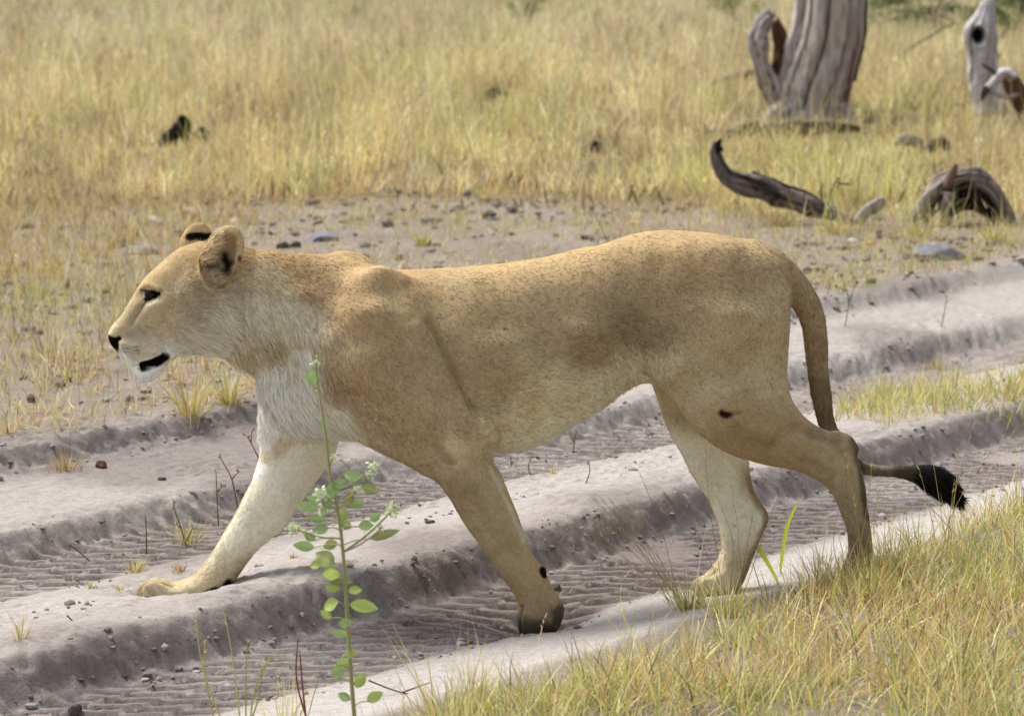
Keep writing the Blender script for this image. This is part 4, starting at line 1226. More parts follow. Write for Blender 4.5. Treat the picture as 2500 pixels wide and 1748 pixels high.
def limb(name, path, radii, colr, furrow=.12, nfur=7, sides=28, seed=0, ell=1.0, parent=None, origin=None, dens=6, tip_rag=.0, dark=None, lumpy=.34, crack=0.0, dents=()):
    """gnarled length of dead wood: spline path, furrowed and lumpy, closed ends"""
    path = np.asarray(path, float); radii = np.asarray(radii, float)
    cp = catmull(np.concatenate([path, radii[:, None]], 1), dens, False)
    P, R = cp[:, :3], np.maximum(cp[:, 3], .002)
    n = len(P)
    T = np.gradient(P, axis=0); T /= np.linalg.norm(T, axis=1, keepdims=True) + 1e-12
    nrm = np.cross(T[0], [0.3, 1.0, .2]); nrm /= np.linalg.norm(nrm)
    a = np.arange(sides) / sides * 2 * np.pi
    rows_, cols_ = [], []
    s = 0.0
    colr = np.asarray(colr, float)
    for i in range(n):
        if i: s += np.linalg.norm(P[i] - P[i - 1])
        nrm = nrm - (nrm @ T[i]) * T[i]; nrm /= np.linalg.norm(nrm)
        b = np.cross(T[i], nrm)
        rn = R.max()
        fz = np.full(sides, s / rn * .55 + seed * 7.7)
        ang = a + .25 * np.sin(s / rn * .6 + seed)
        f1 = vnoise(np.cos(ang) * nfur * .55 + 20 + seed, np.sin(ang) * nfur * .55 + 20, fz * .35)
        f2 = vnoise(np.cos(ang) * nfur * 1.3 + 50 + seed, np.sin(ang) * nfur * 1.3 + 30, fz * .7)
        lump = vnoise(np.cos(ang) * 1.1 + 9 + seed, np.sin(ang) * 1.1 + 9, fz * 1.1) - .5
        rr = R[i] * (1 + furrow * (f1 - .5) * 2 + furrow * .7 * (f2 - .5) + lumpy * lump + .14 * (vnoise(np.cos(ang) * 2.3 + 40 + seed, np.sin(ang) * 2.3 + 2, fz * 3.0) - .5))
        if crack:
            ck = vnoise(np.cos(ang) * nfur * 2.2 + 80 + seed, np.sin(ang) * nfur * 2.2 + 60, fz * .16)
            ckm = sstep(.62, .80, ck)
            rr = rr * (1 - crack * ckm)
        end = 0
        if tip_rag and i >= n - 3:
            end = tip_rag * (vnoise(np.cos(ang) * 2.2 + seed, np.sin(ang) * 2.2 + 3) - .3) * R[i]
        ring = P[i] + rr[:, None] * (np.cos(a)[:, None] * nrm + ell * np.sin(a)[:, None] * b) + np.outer(np.ones(sides) * end, T[i])
        dmask = np.zeros(sides)
        for (dc, dr, dd_) in dents:
            q_ = ring - np.asarray(dc)
            w_ = sstep(1.0, .55, np.sqrt((q_[:, 0] / dr[0]) ** 2 + (q_[:, 2] / dr[1]) ** 2)) * (q_[:, 1] < dr[0] * 2.2)
            ring = ring + np.outer(w_ * dd_, [0, 1.0, 0]); dmask = np.maximum(dmask, w_)
        rows_.append(ring)
        cc = np.repeat(colr[None], sides, 0) * (.78 + .45 * f1)[:, None]
        st_ = sstep(.62, .78, vnoise(np.cos(ang) * 2.4 + 70 + seed, np.sin(ang) * 2.4 + 70, fz * .3))[:, None]
        cc = cc * (1 - st_) + (np.array(dark) if dark is not None else colr * np.array([.55, .45, .38])) * st_
        if crack:
            cc = cc * (1 - .75 * ckm[:, None])
        cc = cc * (1 - dmask[:, None]) + np.array([.008, .007, .006]) * dmask[:, None]  # dents painted near-black, standing in for shade inside the hole
        cols_.append(cc)
    Vv = np.concatenate(rows_ + [P[:1], P[-1:]]); Cc = np.concatenate(cols_ + [cols_[0][:1] * .5, cols_[-1][:1] * .6])
    fs, sz_ = [], []
    for i in range(n - 1):
        k = np.arange(sides); k2 = (k + 1) % sides
        fs.append(np.stack([i * sides + k, i * sides + k2, (i + 1) * sides + k2, (i + 1) * sides + k], 1).ravel()); sz_ += [4] * sides
    k = np.arange(sides); k2 = (k + 1) % sides
    fs.append(np.stack([k2, k, np.full(sides, n * sides)], 1).ravel()); sz_ += [3] * sides
    fs.append(np.stack([(n - 1) * sides + k, (n - 1) * sides + k2, np.full(sides, n * sides + 1)], 1).ravel()); sz_ += [3] * sides
    if origin is not None: Vv = Vv - np.asarray(origin)
    return link(name, np_mesh(name, Vv, np.concatenate(fs), sz_, True, Cc), wood_mat, parent)

def depth_pts(pts, D):
    """picture points (px, py[, extra depth]) at a distance D from the viewpoint's foot"""
    out = []
    for p in pts:
        out.append(at_y(np.array(float(p[0])), np.array(float(p[1])), np.array(D + CAM_Y + (p[2] if len(p) > 2 else 0.0))))
    return np.array(out)

GREYW = srgb(176, 168, 164); PALEW = srgb(214, 212, 216); DARKW = srgb(92, 80, 74); CHAR = srgb(30, 28, 27); BROWNW = srgb(128, 104, 88)

def root_at(name, px, py):
    g = on_ground(px, py)[0]
    e = empty(name, tuple(g))
    return e, g
def D_of(g): return g[1] - CAM_Y

# big standing dead trunk
tr_, g = root_at('dead_tree', 1985, 292)
D = D_of(g)
tp_ = depth_pts([(1978,300),(1983,240),(2000,170),(2016,100),(2024,20),(2032,-80),(2050,-260),(2062,-420),(2075,-520)], D)
sc_ = D / FPX
limb('trunk', tp_, np.array([100,92,87,84,82,80,76,70,50]) * sc_, srgb(190, 182, 178), .10, 9, 128, 3, parent=tr_, origin=g, dens=14, tip_rag=1.4, dark=srgb(136, 104, 86), lumpy=.14, crack=.10)
for i_, (a0, a1, r0) in enumerate((((1925,262),(1868,306),26), ((2040,262),(2090,304),24), ((1960,270),(1945,312),28), ((2000,270),(2012,314),24))):
    pts = depth_pts([(*a0, -.12), ((a0[0] + a1[0]) / 2, (a0[1] + a1[1]) / 2 - 6, -.2), (*a1, -.26)], D)
    limb('root', pts, np.array([r0 * 1.2, r0 * .9, r0 * .45]) * sc_, GREYW, .2, 6, 20, 10 + i_, parent=tr_, origin=g)
limb('side_branch', depth_pts([(1906,262),(1884,222),(1862,170),(1850,120),(1849,82),(1866,52),(1880,36)], D - .05), np.array([24,23,22,22,21,19,12]) * sc_, GREYW * 1.05, .2, 6, 40, 21, parent=tr_, origin=g, tip_rag=1.6, lumpy=.6, crack=.12, dens=8)
limb('hollow_branch', depth_pts([(1885,235),(1902,170),(1908,120),(1900,80),(1893,52)], D + .05), np.array([17,19,20,18,9]) * sc_, srgb(96, 70, 54), .3, 6, 24, 22, parent=tr_, origin=g, tip_rag=1.5, dark=srgb(30, 22, 18))
limb('bark_strip', depth_pts([(2098,-60),(2104,40),(2102,100),(2094,150),(2086,200)], D - .02), np.array([10,13,12,8,4]) * sc_, srgb(74, 64, 58), .3, 6, 14, 25, parent=tr_, origin=g)
tag(tr_, 'thick grey standing dead tree trunk with hollow side branch in the grass', 'dead tree')

# pale trunk with a knot hole
wt, g = root_at('dead_tree', 2408, 280)
D = D_of(g); sc_ = D / FPX
limb('trunk', depth_pts([(2412,292),(2410,240),(2402,180),(2396,125),(2394,85),(2402,52),(2410,22),(2416,2),(2419,-8)], D), np.array([40,40,37,39,42,30,20,13,5]) * sc_, PALEW * 1.1, .08, 7, 96, 33, parent=wt, origin=g, dens=16, tip_rag=1.2, dark=srgb(176, 170, 170), lumpy=.12, crack=.04, dents=[(at_y(np.array(2384.), np.array(87.), np.array(D + CAM_Y)), (.062, .085), .10)])
tag(wt, 'slim pale bleached dead trunk with a black knot hole', 'dead tree')

# leaning dark branch beside it, with a pale fork
br, g = root_at('fallen_branch', 2520, 318)
D = D_of(g); sc_ = D / FPX
limb('branch', depth_pts([(2530,330),(2505,272),(2482,225),(2468,195),(2472,170)], D), np.array([24,24,23,20,10]) * sc_, srgb(96, 70, 58), .2, 6, 24, 41, parent=br, origin=g)
limb('fork', depth_pts([(2476,190),(2452,178),(2432,196),(2412,214),(2402,222)], D - .1), np.array([15,13,11,9,5]) * sc_, PALEW * .9, .2, 5, 18, 42, parent=br, origin=g)
limb('fork', depth_pts([(2412,214),(2402,228),(2396,246)], D - .12), np.array([9,8,3]) * sc_, srgb(80, 66, 62), .2, 5, 14, 43, parent=br, origin=g)
limb('twig', depth_pts([(2402,214),(2430,232),(2460,238),(2488,232)], D - .1), np.array([4,5,5,4]) * sc_, GREYW * .8, .2, 5, 10, 44, parent=br, origin=g)
limb('twig', depth_pts([(2395,156),(2415,168),(2432,182)], D - .15), np.array([2.5,4,4]) * sc_, DARKW, .2, 5, 10, 45, parent=br, origin=g)
tag(br, 'dark leaning broken branch with pale forked end beside the bleached trunk', 'branch')

# dark log lying at the foot of the big trunk
lg, g = root_at('fallen_log', 1900, 338)
D = D_of(g); sc_ = D / FPX
limb('log', depth_pts([(1708,322),(1760,328),(1820,322),(1880,318),(1940,316),(2010,314),(2070,314),(2108,318)], D), np.array([5,9,13,17,18,15,11,5]) * sc_, srgb(72, 62, 58), .25, 6, 24, 51, parent=lg, origin=g)
limb('branch_stub', depth_pts([(1790,322),(1828,306),(1850,298)], D), np.array([6,9,5]) * sc_, srgb(120, 98, 80), .25, 5, 14, 52, parent=lg, origin=g)
tag(lg, 'thin blackened log lying across the foot of the big dead trunk', 'log')

# curved log with an upturned end
lg, g = root_at('fallen_log', 1930, 548)
D = D_of(g); sc_ = D / FPX
limb('log', depth_pts([(1750,346),(1746,372),(1758,408),(1776,436),(1824,456),(1880,472),(1940,492),(1998,512),(2056,534),(2096,546)], D), np.array([6,13,16,22,26,25,23,20,17,12]) * sc_, srgb(124, 114, 110), .28, 7, 44, 61, parent=lg, origin=g, dens=8, dark=srgb(54, 42, 38), lumpy=.6, crack=.14)
limb('branch_fork', depth_pts([(2092,546),(2112,520),(2136,504),(2152,490),(2158,484)], D - .05), np.array([14,13,14,11,4]) * sc_, srgb(160, 154, 150), .2, 5, 20, 62, parent=lg, origin=g)
limb('bark_strip', depth_pts([(1836,420),(1880,440),(1930,462),(1980,480),(2010,500)], D + .05), np.array([3,7,8,8,4]) * sc_, srgb(52, 44, 42), .25, 5, 12, 63, parent=lg, origin=g)
limb('branch_stub', depth_pts([(1758,372),(1752,356),(1760,340)], D - .03), np.array([9,8,3]) * sc_, CHAR * 1.6, .3, 5, 14, 64, parent=lg, origin=g)
for a0, a1 in (((2020,500),(2048,432)), ((2010,500),(2006,448)), ((2046,448),(2074,450))):
    limb('twig', depth_pts([a0, ((a0[0] + a1[0]) / 2 - 4, (a0[1] + a1[1]) / 2), a1], D - .05), np.array([2.5, 2.2, 2]) * sc_, DARKW * .7, .1, 5, 8, 65, parent=lg, origin=g)
tag(lg, 'long curved grey log with one end turned up, lying before the big trunk', 'log')

# arched log
lg, g = root_at('fallen_log', 2350, 552)
D = D_of(g); sc_ = D / FPX
limb('log', depth_pts([(2226,548),(2248,520),(2272,492),(2300,458),(2340,436),(2384,434),(2420,458),(2446,492),(2462,530),(2472,556)], D), np.array([16,22,26,27,24,20,18,17,17,15]) * sc_, srgb(150, 140, 134), .30, 7, 44, 71, parent=lg, origin=g, dens=8, dark=srgb(60, 50, 46), lumpy=.75, crack=.12)
limb('branch_stub', depth_pts([(2308,462),(2322,432),(2332,408),(2336,400)], D - .04), np.array([15,11,7,2]) * sc_, srgb(112, 92, 78), .25, 5, 18, 72, parent=lg, origin=g)
limb('branch_stub', depth_pts([(2318,470),(2312,505),(2306,545)], D - .08), np.array([14,13,10]) * sc_, srgb(136, 124, 118), .25, 5, 18, 73, parent=lg, origin=g)
limb('hollow', depth_pts([(2300,520),(2350,486),(2395,486),(2428,510),(2446,552)], D + .07), np.array([22,34,36,32,24]) * sc_, srgb(40, 34, 32), .25, 5, 18, 74, parent=lg, origin=g)
tag(lg, 'arched grey log with pointed stub bridging the grass', 'log')

# low grey wood between
for (px_, py_, pts, rr, colr, lab, sd__) in (
    (2225, 378, [(2188,352),(2210,342),(2240,352),(2252,372)], (9,14,14,8), srgb(140,130,122), 'short grey wood chunk half hidden in grass behind the logs', 81),
    (2292, 378, [(2266,372),(2286,352),(2306,350),(2318,376)], (8,13,13,7), srgb(64,56,54), 'short dark wood chunk half hidden in grass behind the logs', 82),
    (1765, 232, [(1732,204),(1760,196),(1800,186),(1838,176)], (5,7,8,9), srgb(130,116,108), 'thin grey fallen stick left of the big dead trunk', 83),
    (1215, 250, [(1186,240),(1204,228),(1226,236),(1246,250)], (8,12,12,8), srgb(62,48,42), 'small dark brown wood lump in the middle of the field', 84),
    (1450, 374, [(1432,372),(1444,358),(1458,354),(1464,372)], (6,9,9,6), srgb(40,36,34), 'small black wood lump in the grass above the lioness', 85)):
    e, g = root_at('wood_chunk', px_, py_); D = D_of(g); sc_ = D / FPX
    limb('chunk', depth_pts(pts, D), np.array(rr) * sc_, colr, .25, 5, 18, sd__, parent=e, origin=g)
    tag(e, lab, 'wood')

# black burnt stump in the field at the left
st_e, g = root_at('burnt_stump', 440, 358)
D = D_of(g); sc_ = D / FPX
limb('stump', depth_pts([(452,366),(448,345),(446,322),(444,304),(440,294),(434,291)], D), np.array([26,23,22,22,16,7]) * sc_, CHAR * .55, .25, 6, 28, 91, parent=st_e, origin=g)
limb('root', depth_pts([(440,310),(420,330),(404,348),(394,364)], D - .05), np.array([14,15,14,9]) * sc_, CHAR * .8, .25, 6, 20, 92, parent=st_e, origin=g)
limb('root', depth_pts([(480,336),(492,322),(502,332),(512,356)], D + .05), np.array([8,12,12,8]) * sc_, srgb(76, 74, 68), .25, 6, 20, 93, parent=st_e, origin=g)
tag(st_e, 'charred black stump poking out of the dry grass', 'stump')

# ------------------------------------------------------------------ stones
def stone_mesh(name, rx, ry, rz, seed, facet=.25):
    bm = bmesh.new(); bmesh.ops.create_icosphere(bm, subdivisions=3, radius=1)
    co = np.array([v.co[:] for v in bm.verts])
    d = 1 + facet * (vnoise(co[:, 0] * 1.6 + seed, co[:, 1] * 1.6 + 7, co[:, 2] * 1.6 + 3) - .5) * 2 + .10 * (vnoise(co[:, 0] * 5 + seed, co[:, 1] * 5, co[:, 2] * 5) - .5)
    co = co * d[:, None]
    # flat broken faces
    r_ = np.random.default_rng(seed)
    for _ in range(6):
        nn = r_.normal(0, 1, 3); nn /= np.linalg.norm(nn); lim = r_.uniform(.62, .85)
        ex = np.clip(co @ nn - lim, 0, None); co = co - ex[:, None] * nn
    co = co * np.array([rx, ry, rz])
    for v, c in zip(bm.verts, co): v.co = c
    me = bpy.data.meshes.new(name); bm.to_mesh(me); bm.free()
    return me
def stone_material(name, c1):
    m = material(name, .9, .2)
    nt = m.node_tree; N_, L_ = nt.nodes, nt.links
    n1 = N_.new('ShaderNodeTexNoise'); n1.inputs['Scale'].default_value = 25; n1.inputs['Detail'].default_value = 7
    tc = N_.new('ShaderNodeTexCoord'); L_.new(tc.outputs['Object'], n1.inputs['Vector'])
    r1 = N_.new('ShaderNodeValToRGB'); r1.color_ramp.elements[0].color = (*(np.array(c1) * .55), 1); r1.color_ramp.elements[1].color = (*np.clip(np.array(c1) * 1.2, 0, .9), 1)
    r1.color_ramp.elements[0].position = .3; r1.color_ramp.elements[1].position = .7
    L_.new(n1.outputs['Fac'], r1.inputs['Fac']); L_.new(r1.outputs[0], N_['Principled BSDF'].inputs['Base Color'])
    return m
sm_white = stone_material('white_stone', srgb(218, 212, 205)); sm_grey = stone_material('grey_stone', srgb(132, 130, 136)); sm_dark = stone_material('dark_clod', srgb(84, 76, 74)); sm_pink = stone_material('pinkish_stone', srgb(190, 158, 136))
STONES = [ # px, py(base), half width px, height px, material, rotation, label
 (372,552,22,26,sm_white,.3,'bright white angular stone on the soil behind the head'),
 (158,556,14,12,sm_white,1.1,'small pale chip at the ragged grass edge, beside a dark clod'),
 (237,545,10,14,sm_white,.4,'little white chip half in grass between two larger pale stones'),
 (466,535,26,28,sm_pink,.8,'pinkish flat stone standing at the grass edge behind the ears'),
 (575,543,14,12,sm_white,.2,'pale round pebble behind the near ear'),
 (340,618,46,24,sm_grey,.1,'flat blue-grey slab on bare soil left of the head'),
 (300,600,34,20,sm_dark,.6,'dark low rock touching the flat blue-grey slab'),
 (785,588,42,26,sm_grey,.2,'low grey rock with dark side behind the neck'),
 (690,606,20,18,sm_dark,.9,'dark clod on the bare soil just above the neck'),
 (722,604,16,16,sm_dark,.3,'small dark clod beside another above the neck'),
 (1035,598,20,14,sm_dark,.4,'small dark clod in the sparse grass above the shoulder'),
 (2292,636,62,44,sm_grey,.1,'broad dark grey rounded rock right of the rump'),
 (2082,596,16,16,sm_white,.5,'whitish stone in the grass edge under the curved log'),
 (1545,552,14,14,sm_pink,.5,'pale pinkish stone at the grass edge above the back'),
 (60,560,26,16,sm_dark,.2,'dark clod in the ragged grass edge at far left'),
 (180,1634,19,24,sm_dark,.4,'dark angular clod in the near wheel rut, larger of two'),
 (234,1628,13,12,sm_dark,.8,'small flat dark clod next to the angular one in the rut'),
 (247,1090,15,20,stone_material('rust_leaf', srgb(96,66,52)),.2,'rust brown curled fallen leaf on the far rut crest'),  # a curled fallen leaf, built with the stone mesh
 (1352,1345,19,12,sm_dark,.3,'dark flat clod on the rut wall behind the near foreleg'),
 (1050,1276,14,10,sm_dark,.6,'small dark clod in the sand ahead of the near foreleg'),
 (395,1172,12,8,sm_dark,.1,'tiny dark pebble on the smooth sand bench under the chin'),
 (1588,1010,12,9,sm_dark,.7,'dark pebble on the sand seen under the belly'),
 (1690,1152,12,10,sm_dark,.2,'dark pebble on the sand in front of the far hind leg')]
for i, (px_, py_, hw_, ht_, mt, rz_, lab) in enumerate(STONES):
    g = on_ground(px_, py_)[0]; s_ = D_of(g) / FPX
    me = stone_mesh('stone', hw_ * s_, hw_ * s_ * .8, ht_ * s_ * .75, 100 + i)
    me.materials.append(mt)
    o = bpy.data.objects.new('stone', me); col.objects.link(o)
    o.location = (g[0], g[1], g[2] + ht_ * s_ * .22); o.rotation_euler = (0, 0, rz_)
    tag(o, lab, 'stone')

# ------------------------------------------------------------------ single tufts, sprigs and twigs on the track
TUFTS = [ # px, py, height px, blades, spread px, weights, label
 (224,1436,24,40,16,[.1,.1,.05,.2,.5,.8,.2,.1],'tiny dark green tuft on the sand ahead of the raised paw'),
 (330,1398,56,70,26,[.3,.3,.1,.3,.4,.3,.1,.1],'small straw and green tuft just beyond the raised paw'),
 (292,1434,26,34,14,[.3,.3,.1,.2,.4,.4,.1,.1],'very small tuft between the raised paw and a dark green tuft'),
 (457,1335,82,110,46,[.35,.35,.2,.3,.4,.3,.15,.1],'wide straw tuft behind the far foreleg shin'),
 (436,1395,32,50,22,[.2,.1,.6,.05,.05,.05,.4,.1],'low rusty tuft close behind the far front paw'),
 (716,1362,22,36,14,[.3,.2,.4,.1,.1,.1,.2,.1],'low dry tuft on the sand between the forelegs'),
 (948,1240,26,40,14,[.1,.1,.1,.2,.4,.8,.2,.1],'small green tuft on the hump between the forelegs'),
 (1352,1160,34,40,14,[.3,.3,.2,.2,.4,.4,.1,.1],'small yellow-green tuft on the sand below the belly'),
 (160,1090,62,110,54,[.2,.15,.6,.1,.05,.02,.5,.2],'rusty brown dry clump on the far rut crest'),
 (25,1095,90,70,30,[.3,.5,.2,.1,.05,.02,.1,.3],'pale straw clump at the far left of the rut crest'),
 (470,1010,150,150,56,[.4,.5,.25,.2,.25,.2,.15,.2],'leaning straw clump under the chin and throat'),
 (560,985,110,90,40,[.3,.4,.2,.2,.4,.3,.2,.2],'green-tipped clump touching the chest line behind'),
 (50,1560,120,26,26,[.3,.4,.3,.2,.2,.1,.1,.1],'loose straw sprig on the hump at the left edge'),
 (1030,600,70,60,26,[.1,.2,.1,.3,.8,.7,.1,.1],'fresh green tuft on bare soil above the shoulder'),
 (1680,1486,110,170,62,[.3,.3,.1,.3,.5,.5,.1,.2],'dense grey-green tussock round the far hind paw'),
 (2080,1452,110,120,70,[.4,.4,.2,.3,.4,.2,.15,.1],'straw tussock hiding the near hind paw'),
 (1775,1506,140,170,76,[.35,.35,.1,.3,.5,.4,.1,.2],'long loose tussock in front of the far hind paw'),
 (2010,1440,150,120,80,[.4,.4,.2,.3,.35,.2,.15,.1],'tall straw tussock between the hind legs'),
 (2170,1420,190,150,90,[.4,.4,.2,.3,.35,.2,.15,.1],'tall yellow tussock under the tail tuft'),
 (2130,1470,170,120,70,[.4,.4,.25,.3,.35,.2,.1,.1],'upright yellow tussock rising before the near hind shank'),
 (1800,512,70,120,60,[.4,.5,.3,.3,.3,.1,.2,.2],'straw tuft growing against the upturned end of the curved log'),
 (1900,552,66,150,90,[.4,.5,.3,.3,.3,.1,.2,.2],'wide straw tuft before the middle of the curved log'),
 (2040,574,70,140,80,[.4,.5,.3,.3,.4,.2,.2,.2],'straw tuft before the forked end of the curved log'),
 (2240,580,70,130,70,[.4,.5,.2,.3,.5,.2,.2,.2],'green-straw tuft at the left foot of the arched log'),
 (2430,590,76,150,80,[.4,.5,.2,.3,.5,.2,.2,.2],'green-straw tuft before the right foot of the arched log'),
 (2290,860,52,60,30,[.3,.3,.1,.2,.4,.3,.2,.2],'green weed clump on the far rut crest behind the tail'),
 (1150,1720,150,60,50,[.35,.3,.2,.3,.4,.3,.1,.1],'mixed tuft on the verge near the leafy plant'),
 (700,1770,190,40,60,[.3,.35,.15,.2,.4,.3,.1,.1],'loose upright tuft left of the leafy plant')]
for (px_, py_, ht_, nb, sp_, w_, lab) in TUFTS:
    g = on_ground(px_, py_)[0]; s_ = D_of(g) / FPX
    n = nb
    an = rng.uniform(0, 6.283, n); rr = np.abs(rng.normal(0, .36, n)).clip(0, .8) * sp_ * s_
    x, y = g[0] + rr * np.cos(an), g[1] + rr * np.sin(an)
    P = np.stack([x, y, gh(x, y, True) - .004], 1)
    H = rng.uniform(.45, 1.15, n) * ht_ * s_
    b_ = blades(P, H, an + rng.normal(0, .4, n), np.abs(rng.normal(.38, .28, n)), rng.normal(.4, .4, n), rng.uniform(.0008, .0018, n) * (1.0 if D_of(g) < 9 else 1.8), pick_colors(n, w_, .15), 3)
    grass_object('grass_tuft', [b_], lab, 'grass tuft', None, None, g)

# long fine stems fanning out before the hind legs
def stems(name, base_px, ends, colr, wid, lab, cat='grass tuft', seg_bend=.12, head=True):
    g = on_ground(*base_px)[0]
    parts_ = []
    for (ex, ey, dy) in ends:
        b0 = g + np.array([rng.uniform(-.03, .03), rng.uniform(-.03, .03), -.004])
        e1 = at_y(np.array(float(ex)), np.array(float(ey)), np.array(g[1] + dy))
        mid_ = (b0 + e1) / 2 + np.array([rng.normal(0, .01), 0, .12 * np.linalg.norm(e1 - b0) * seg_bend * 4])
        pts = catmull([b0, mid_, e1], 5, False)
        v, f_ = tube(pts, np.linspace(wid, wid * .45, len(pts)), 3)
        f_ = [q_ for q_ in f_ if len(q_) == 4]
        cc = np.repeat((colr * rng.uniform(.85, 1.15))[None], len(v), 0)
        parts_.append((v, np.array(f_).ravel(), np.full(len(f_), 4), cc))
        if head:
            d_ = pts[-1] - pts[-3]; az_ = math.atan2(d_[1], d_[0])
            m_ = 6
            pp = np.repeat(pts[-3:-1], m_ // 2, 0) + rng.normal(0, .001, (m_, 3))
            parts_.append(blades(pp, np.full(m_, .016), np.full(m_, az_) + rng.normal(0, .6, m_), np.full(m_, .6), np.zeros(m_), np.full(m_, .0011), np.repeat((colr * 1.05)[None], m_, 0)))
    return grass_object(name, parts_, lab, cat, None, None, g)
straw_c = srgb(198, 178, 128)
stems('tall_grass_tuft', (1660, 1470), [(1500 + rng.uniform(-60, 60), 1180 + rng.uniform(0, 120), rng.uniform(-.15, .1)) for _ in range(12)] + [(1420, 1300, 0), (1380, 1330, 0), (1560, 1150, -.1)], straw_c, .0010, 'fan of fine straw stems leaning over the sand before the hind legs')
stems('tall_grass_tuft', (1790, 1470), [(1780, 1150, -.2), (1720, 1060, -.2), (1660, 1200, -.1), (1840, 1240, -.1), (1750, 1210, -.2), (1900, 1210, -.1)], straw_c * .9, .0010, 'upright fine stems crossing in front of the far hind shin')
stems('tall_grass_tuft', (2100, 1460), [(2060, 1090, -.15), (2130, 1120, -.1), (2085, 1200, -.1), (2190, 1240, 0), (2040, 1260, -.1), (2150, 1190, -.05)], straw_c, .0012, 'tall straw stems standing before the near hind hock')
stems('tall_grass_tuft', (2290, 1400), [(2270, 1080, .1), (2340, 1100, .1), (2240, 1130, 0), (2330, 1170, 0), (2420, 1100, .1), (2380, 1020, .1), (2450, 1060, .1)], straw_c, .0012, 'tall straw stems crossing the black tail tuft')
stems('tall_grass_tuft', (560, 1800), [(478, 1500, 0), (500, 1560, 0), (545, 1480, .05)], srgb(206, 196, 120), .0022, 'yellow-green seed stems at the lower edge, leaning forward')
stems('tall_grass_tuft', (740, 1790), [(728, 1560, 0), (732, 1590, 0)], srgb(140, 84, 64), .0028, 'reddish brown dry stalks left of the leafy plant', head=False)
stems('tall_grass_tuft', (610, 1800), [(604, 1560, 0), (668, 1590, 0), (640, 1620, 0)], srgb(180, 186, 90), .0024, 'green stems between the reddish stalks and the seed stems')

# two bright green broad blades by the hind legs
for (b0, m0, e0, lab) in (((1900,1420),(1846,1330),(1788,1280),'broad yellow-green blade leaning across the far hind paw'), ((1905,1400),(1920,1290),(1950,1222),'broad green blade arching up between the hind legs')):
    g = on_ground(*b0)[0]
    pts = catmull([g, at_y(np.array(float(m0[0])), np.array(float(m0[1])), np.array(g[1] - .02)), at_y(np.array(float(e0[0])), np.array(float(e0[1])), np.array(g[1] - .05))], 8, False)
    w_ = .0065 * np.sin(np.linspace(.25, np.pi, len(pts))) ** .7
    s_ = np.array([.75, -.3, .4]); s_ /= np.linalg.norm(s_)
    keel = np.array([.1, -.5, -.3]) * .0022
    v = np.concatenate([pts - s_ * w_[:, None], pts + keel, pts + s_ * w_[:, None]]); n = len(pts)
    fs = [(i, i + 1, n + i + 1, n + i) for i in range(n - 1)] + [(n + i, n + i + 1, 2 * n + i + 1, 2 * n + i) for i in range(n - 1)]
    o = link('broad_leaf_grass', np_mesh('broad_leaf_grass', v - g, np.array(fs).ravel(), np.full(len(fs), 4), True, np.repeat(srgb(196, 206, 74)[None], len(v), 0)), grass_mat)
    o.location = g
    tag(o, lab, 'grass')

# twiggy seedlings and loose sticks
twig_mat = material('twig', .85, .1, srgb(112, 88, 74))
def sprig(base_px, lines, lab, leafc=None, name='seedling'):
    g = on_ground(*base_px)[0]
    e = empty(name, tuple(g))
    for ln in lines:
        pts = catmull(np.array([at_y(np.array(float(a)), np.array(float(b)), np.array(g[1])) for a, b in ln]), 4, False) if len(ln) > 2 else np.array([at_y(np.array(float(a)), np.array(float(b)), np.array(g[1])) for a, b in ln])
        link('stem', tube_mesh('stem', pts - g, np.linspace(.0022, .0012, len(pts)), 5), twig_mat, e)
        if leafc is not None:
            for k in range(2):
                c = pts[-1 - k * 2 if len(pts) > 3 else -1]
                an = rng.uniform(0, 6.28)
                dv = np.array([math.cos(an), -.4, math.sin(an) * .5 + .2]) * .011; sv = np.array([-math.sin(an) * .4, .3, math.cos(an)]) * .005
                v = np.array([c, c + dv * .5 + sv, c + dv, c + dv * .5 - sv]) - g
                link('leaf', np_mesh('leaf', v, [0, 1, 2, 3], [4], False, np.repeat(leafc[None], 4, 0)), grass_mat, e)
    return tag(e, lab, 'seedling' if name == 'seedling' else 'stick')
gl = srgb(120, 140, 76); rl = srgb(150, 96, 80)
sprig((535, 1305), [[(535,1305),(531,1240),(527,1150)], [(531,1200),(545,1185)]], 'bare reddish seedling in the far rut before the foreleg', rl)
sprig((640, 1120), [[(640,1135),(612,1080),(600,1062)], [(612,1080),(616,1050)]], 'thin red twig seedling at the far foreleg front edge', rl)
sprig((575, 1200), [[(580,1240),(566,1170),(545,1130),(536,1112)], [(566,1170),(584,1150)]], 'branched red-leaved seedling in the far rut by the shin', rl)
sprig((452, 1330), [[(455,1335),(442,1290),(425,1240),(424,1222)], [(442,1290),(430,1280)], [(455,1320),(470,1290)]], 'leafy green seedling in the straw tuft behind the shin', gl)
sprig((358, 1352), [[(358,1352),(357,1300),(355,1262)]], 'single thin dry stalk standing in the far rut tread', gl)
sprig((1398, 1120), [[(1398,1125),(1402,1080),(1408,1050)], [(1402,1080),(1392,1068)]], 'tiny seedling with one green leaf under the belly', gl)
sprig((1250, 1150), [[(1250,1155),(1246,1110)]], 'bare stub of a seedling under the belly by the elbow', None)
sprig((1425, 1180), [[(1428,1185),(1440,1150),(1436,1122)]], 'bare seedling on the sand below the belly, slightly bent', None)
sprig((1300, 1165), [[(1300,1170),(1290,1140),(1300,1112)]], 'bare forkless seedling between the elbow and the bent seedling', None)
sprig((2055, 800), [[(2060,810),(2072,740),(2060,690),(2045,662)], [(2072,740),(2090,690)], [(2066,710),(2040,700)]], 'dark weed with knobbly tops right of the tail base', srgb(70, 70, 52))
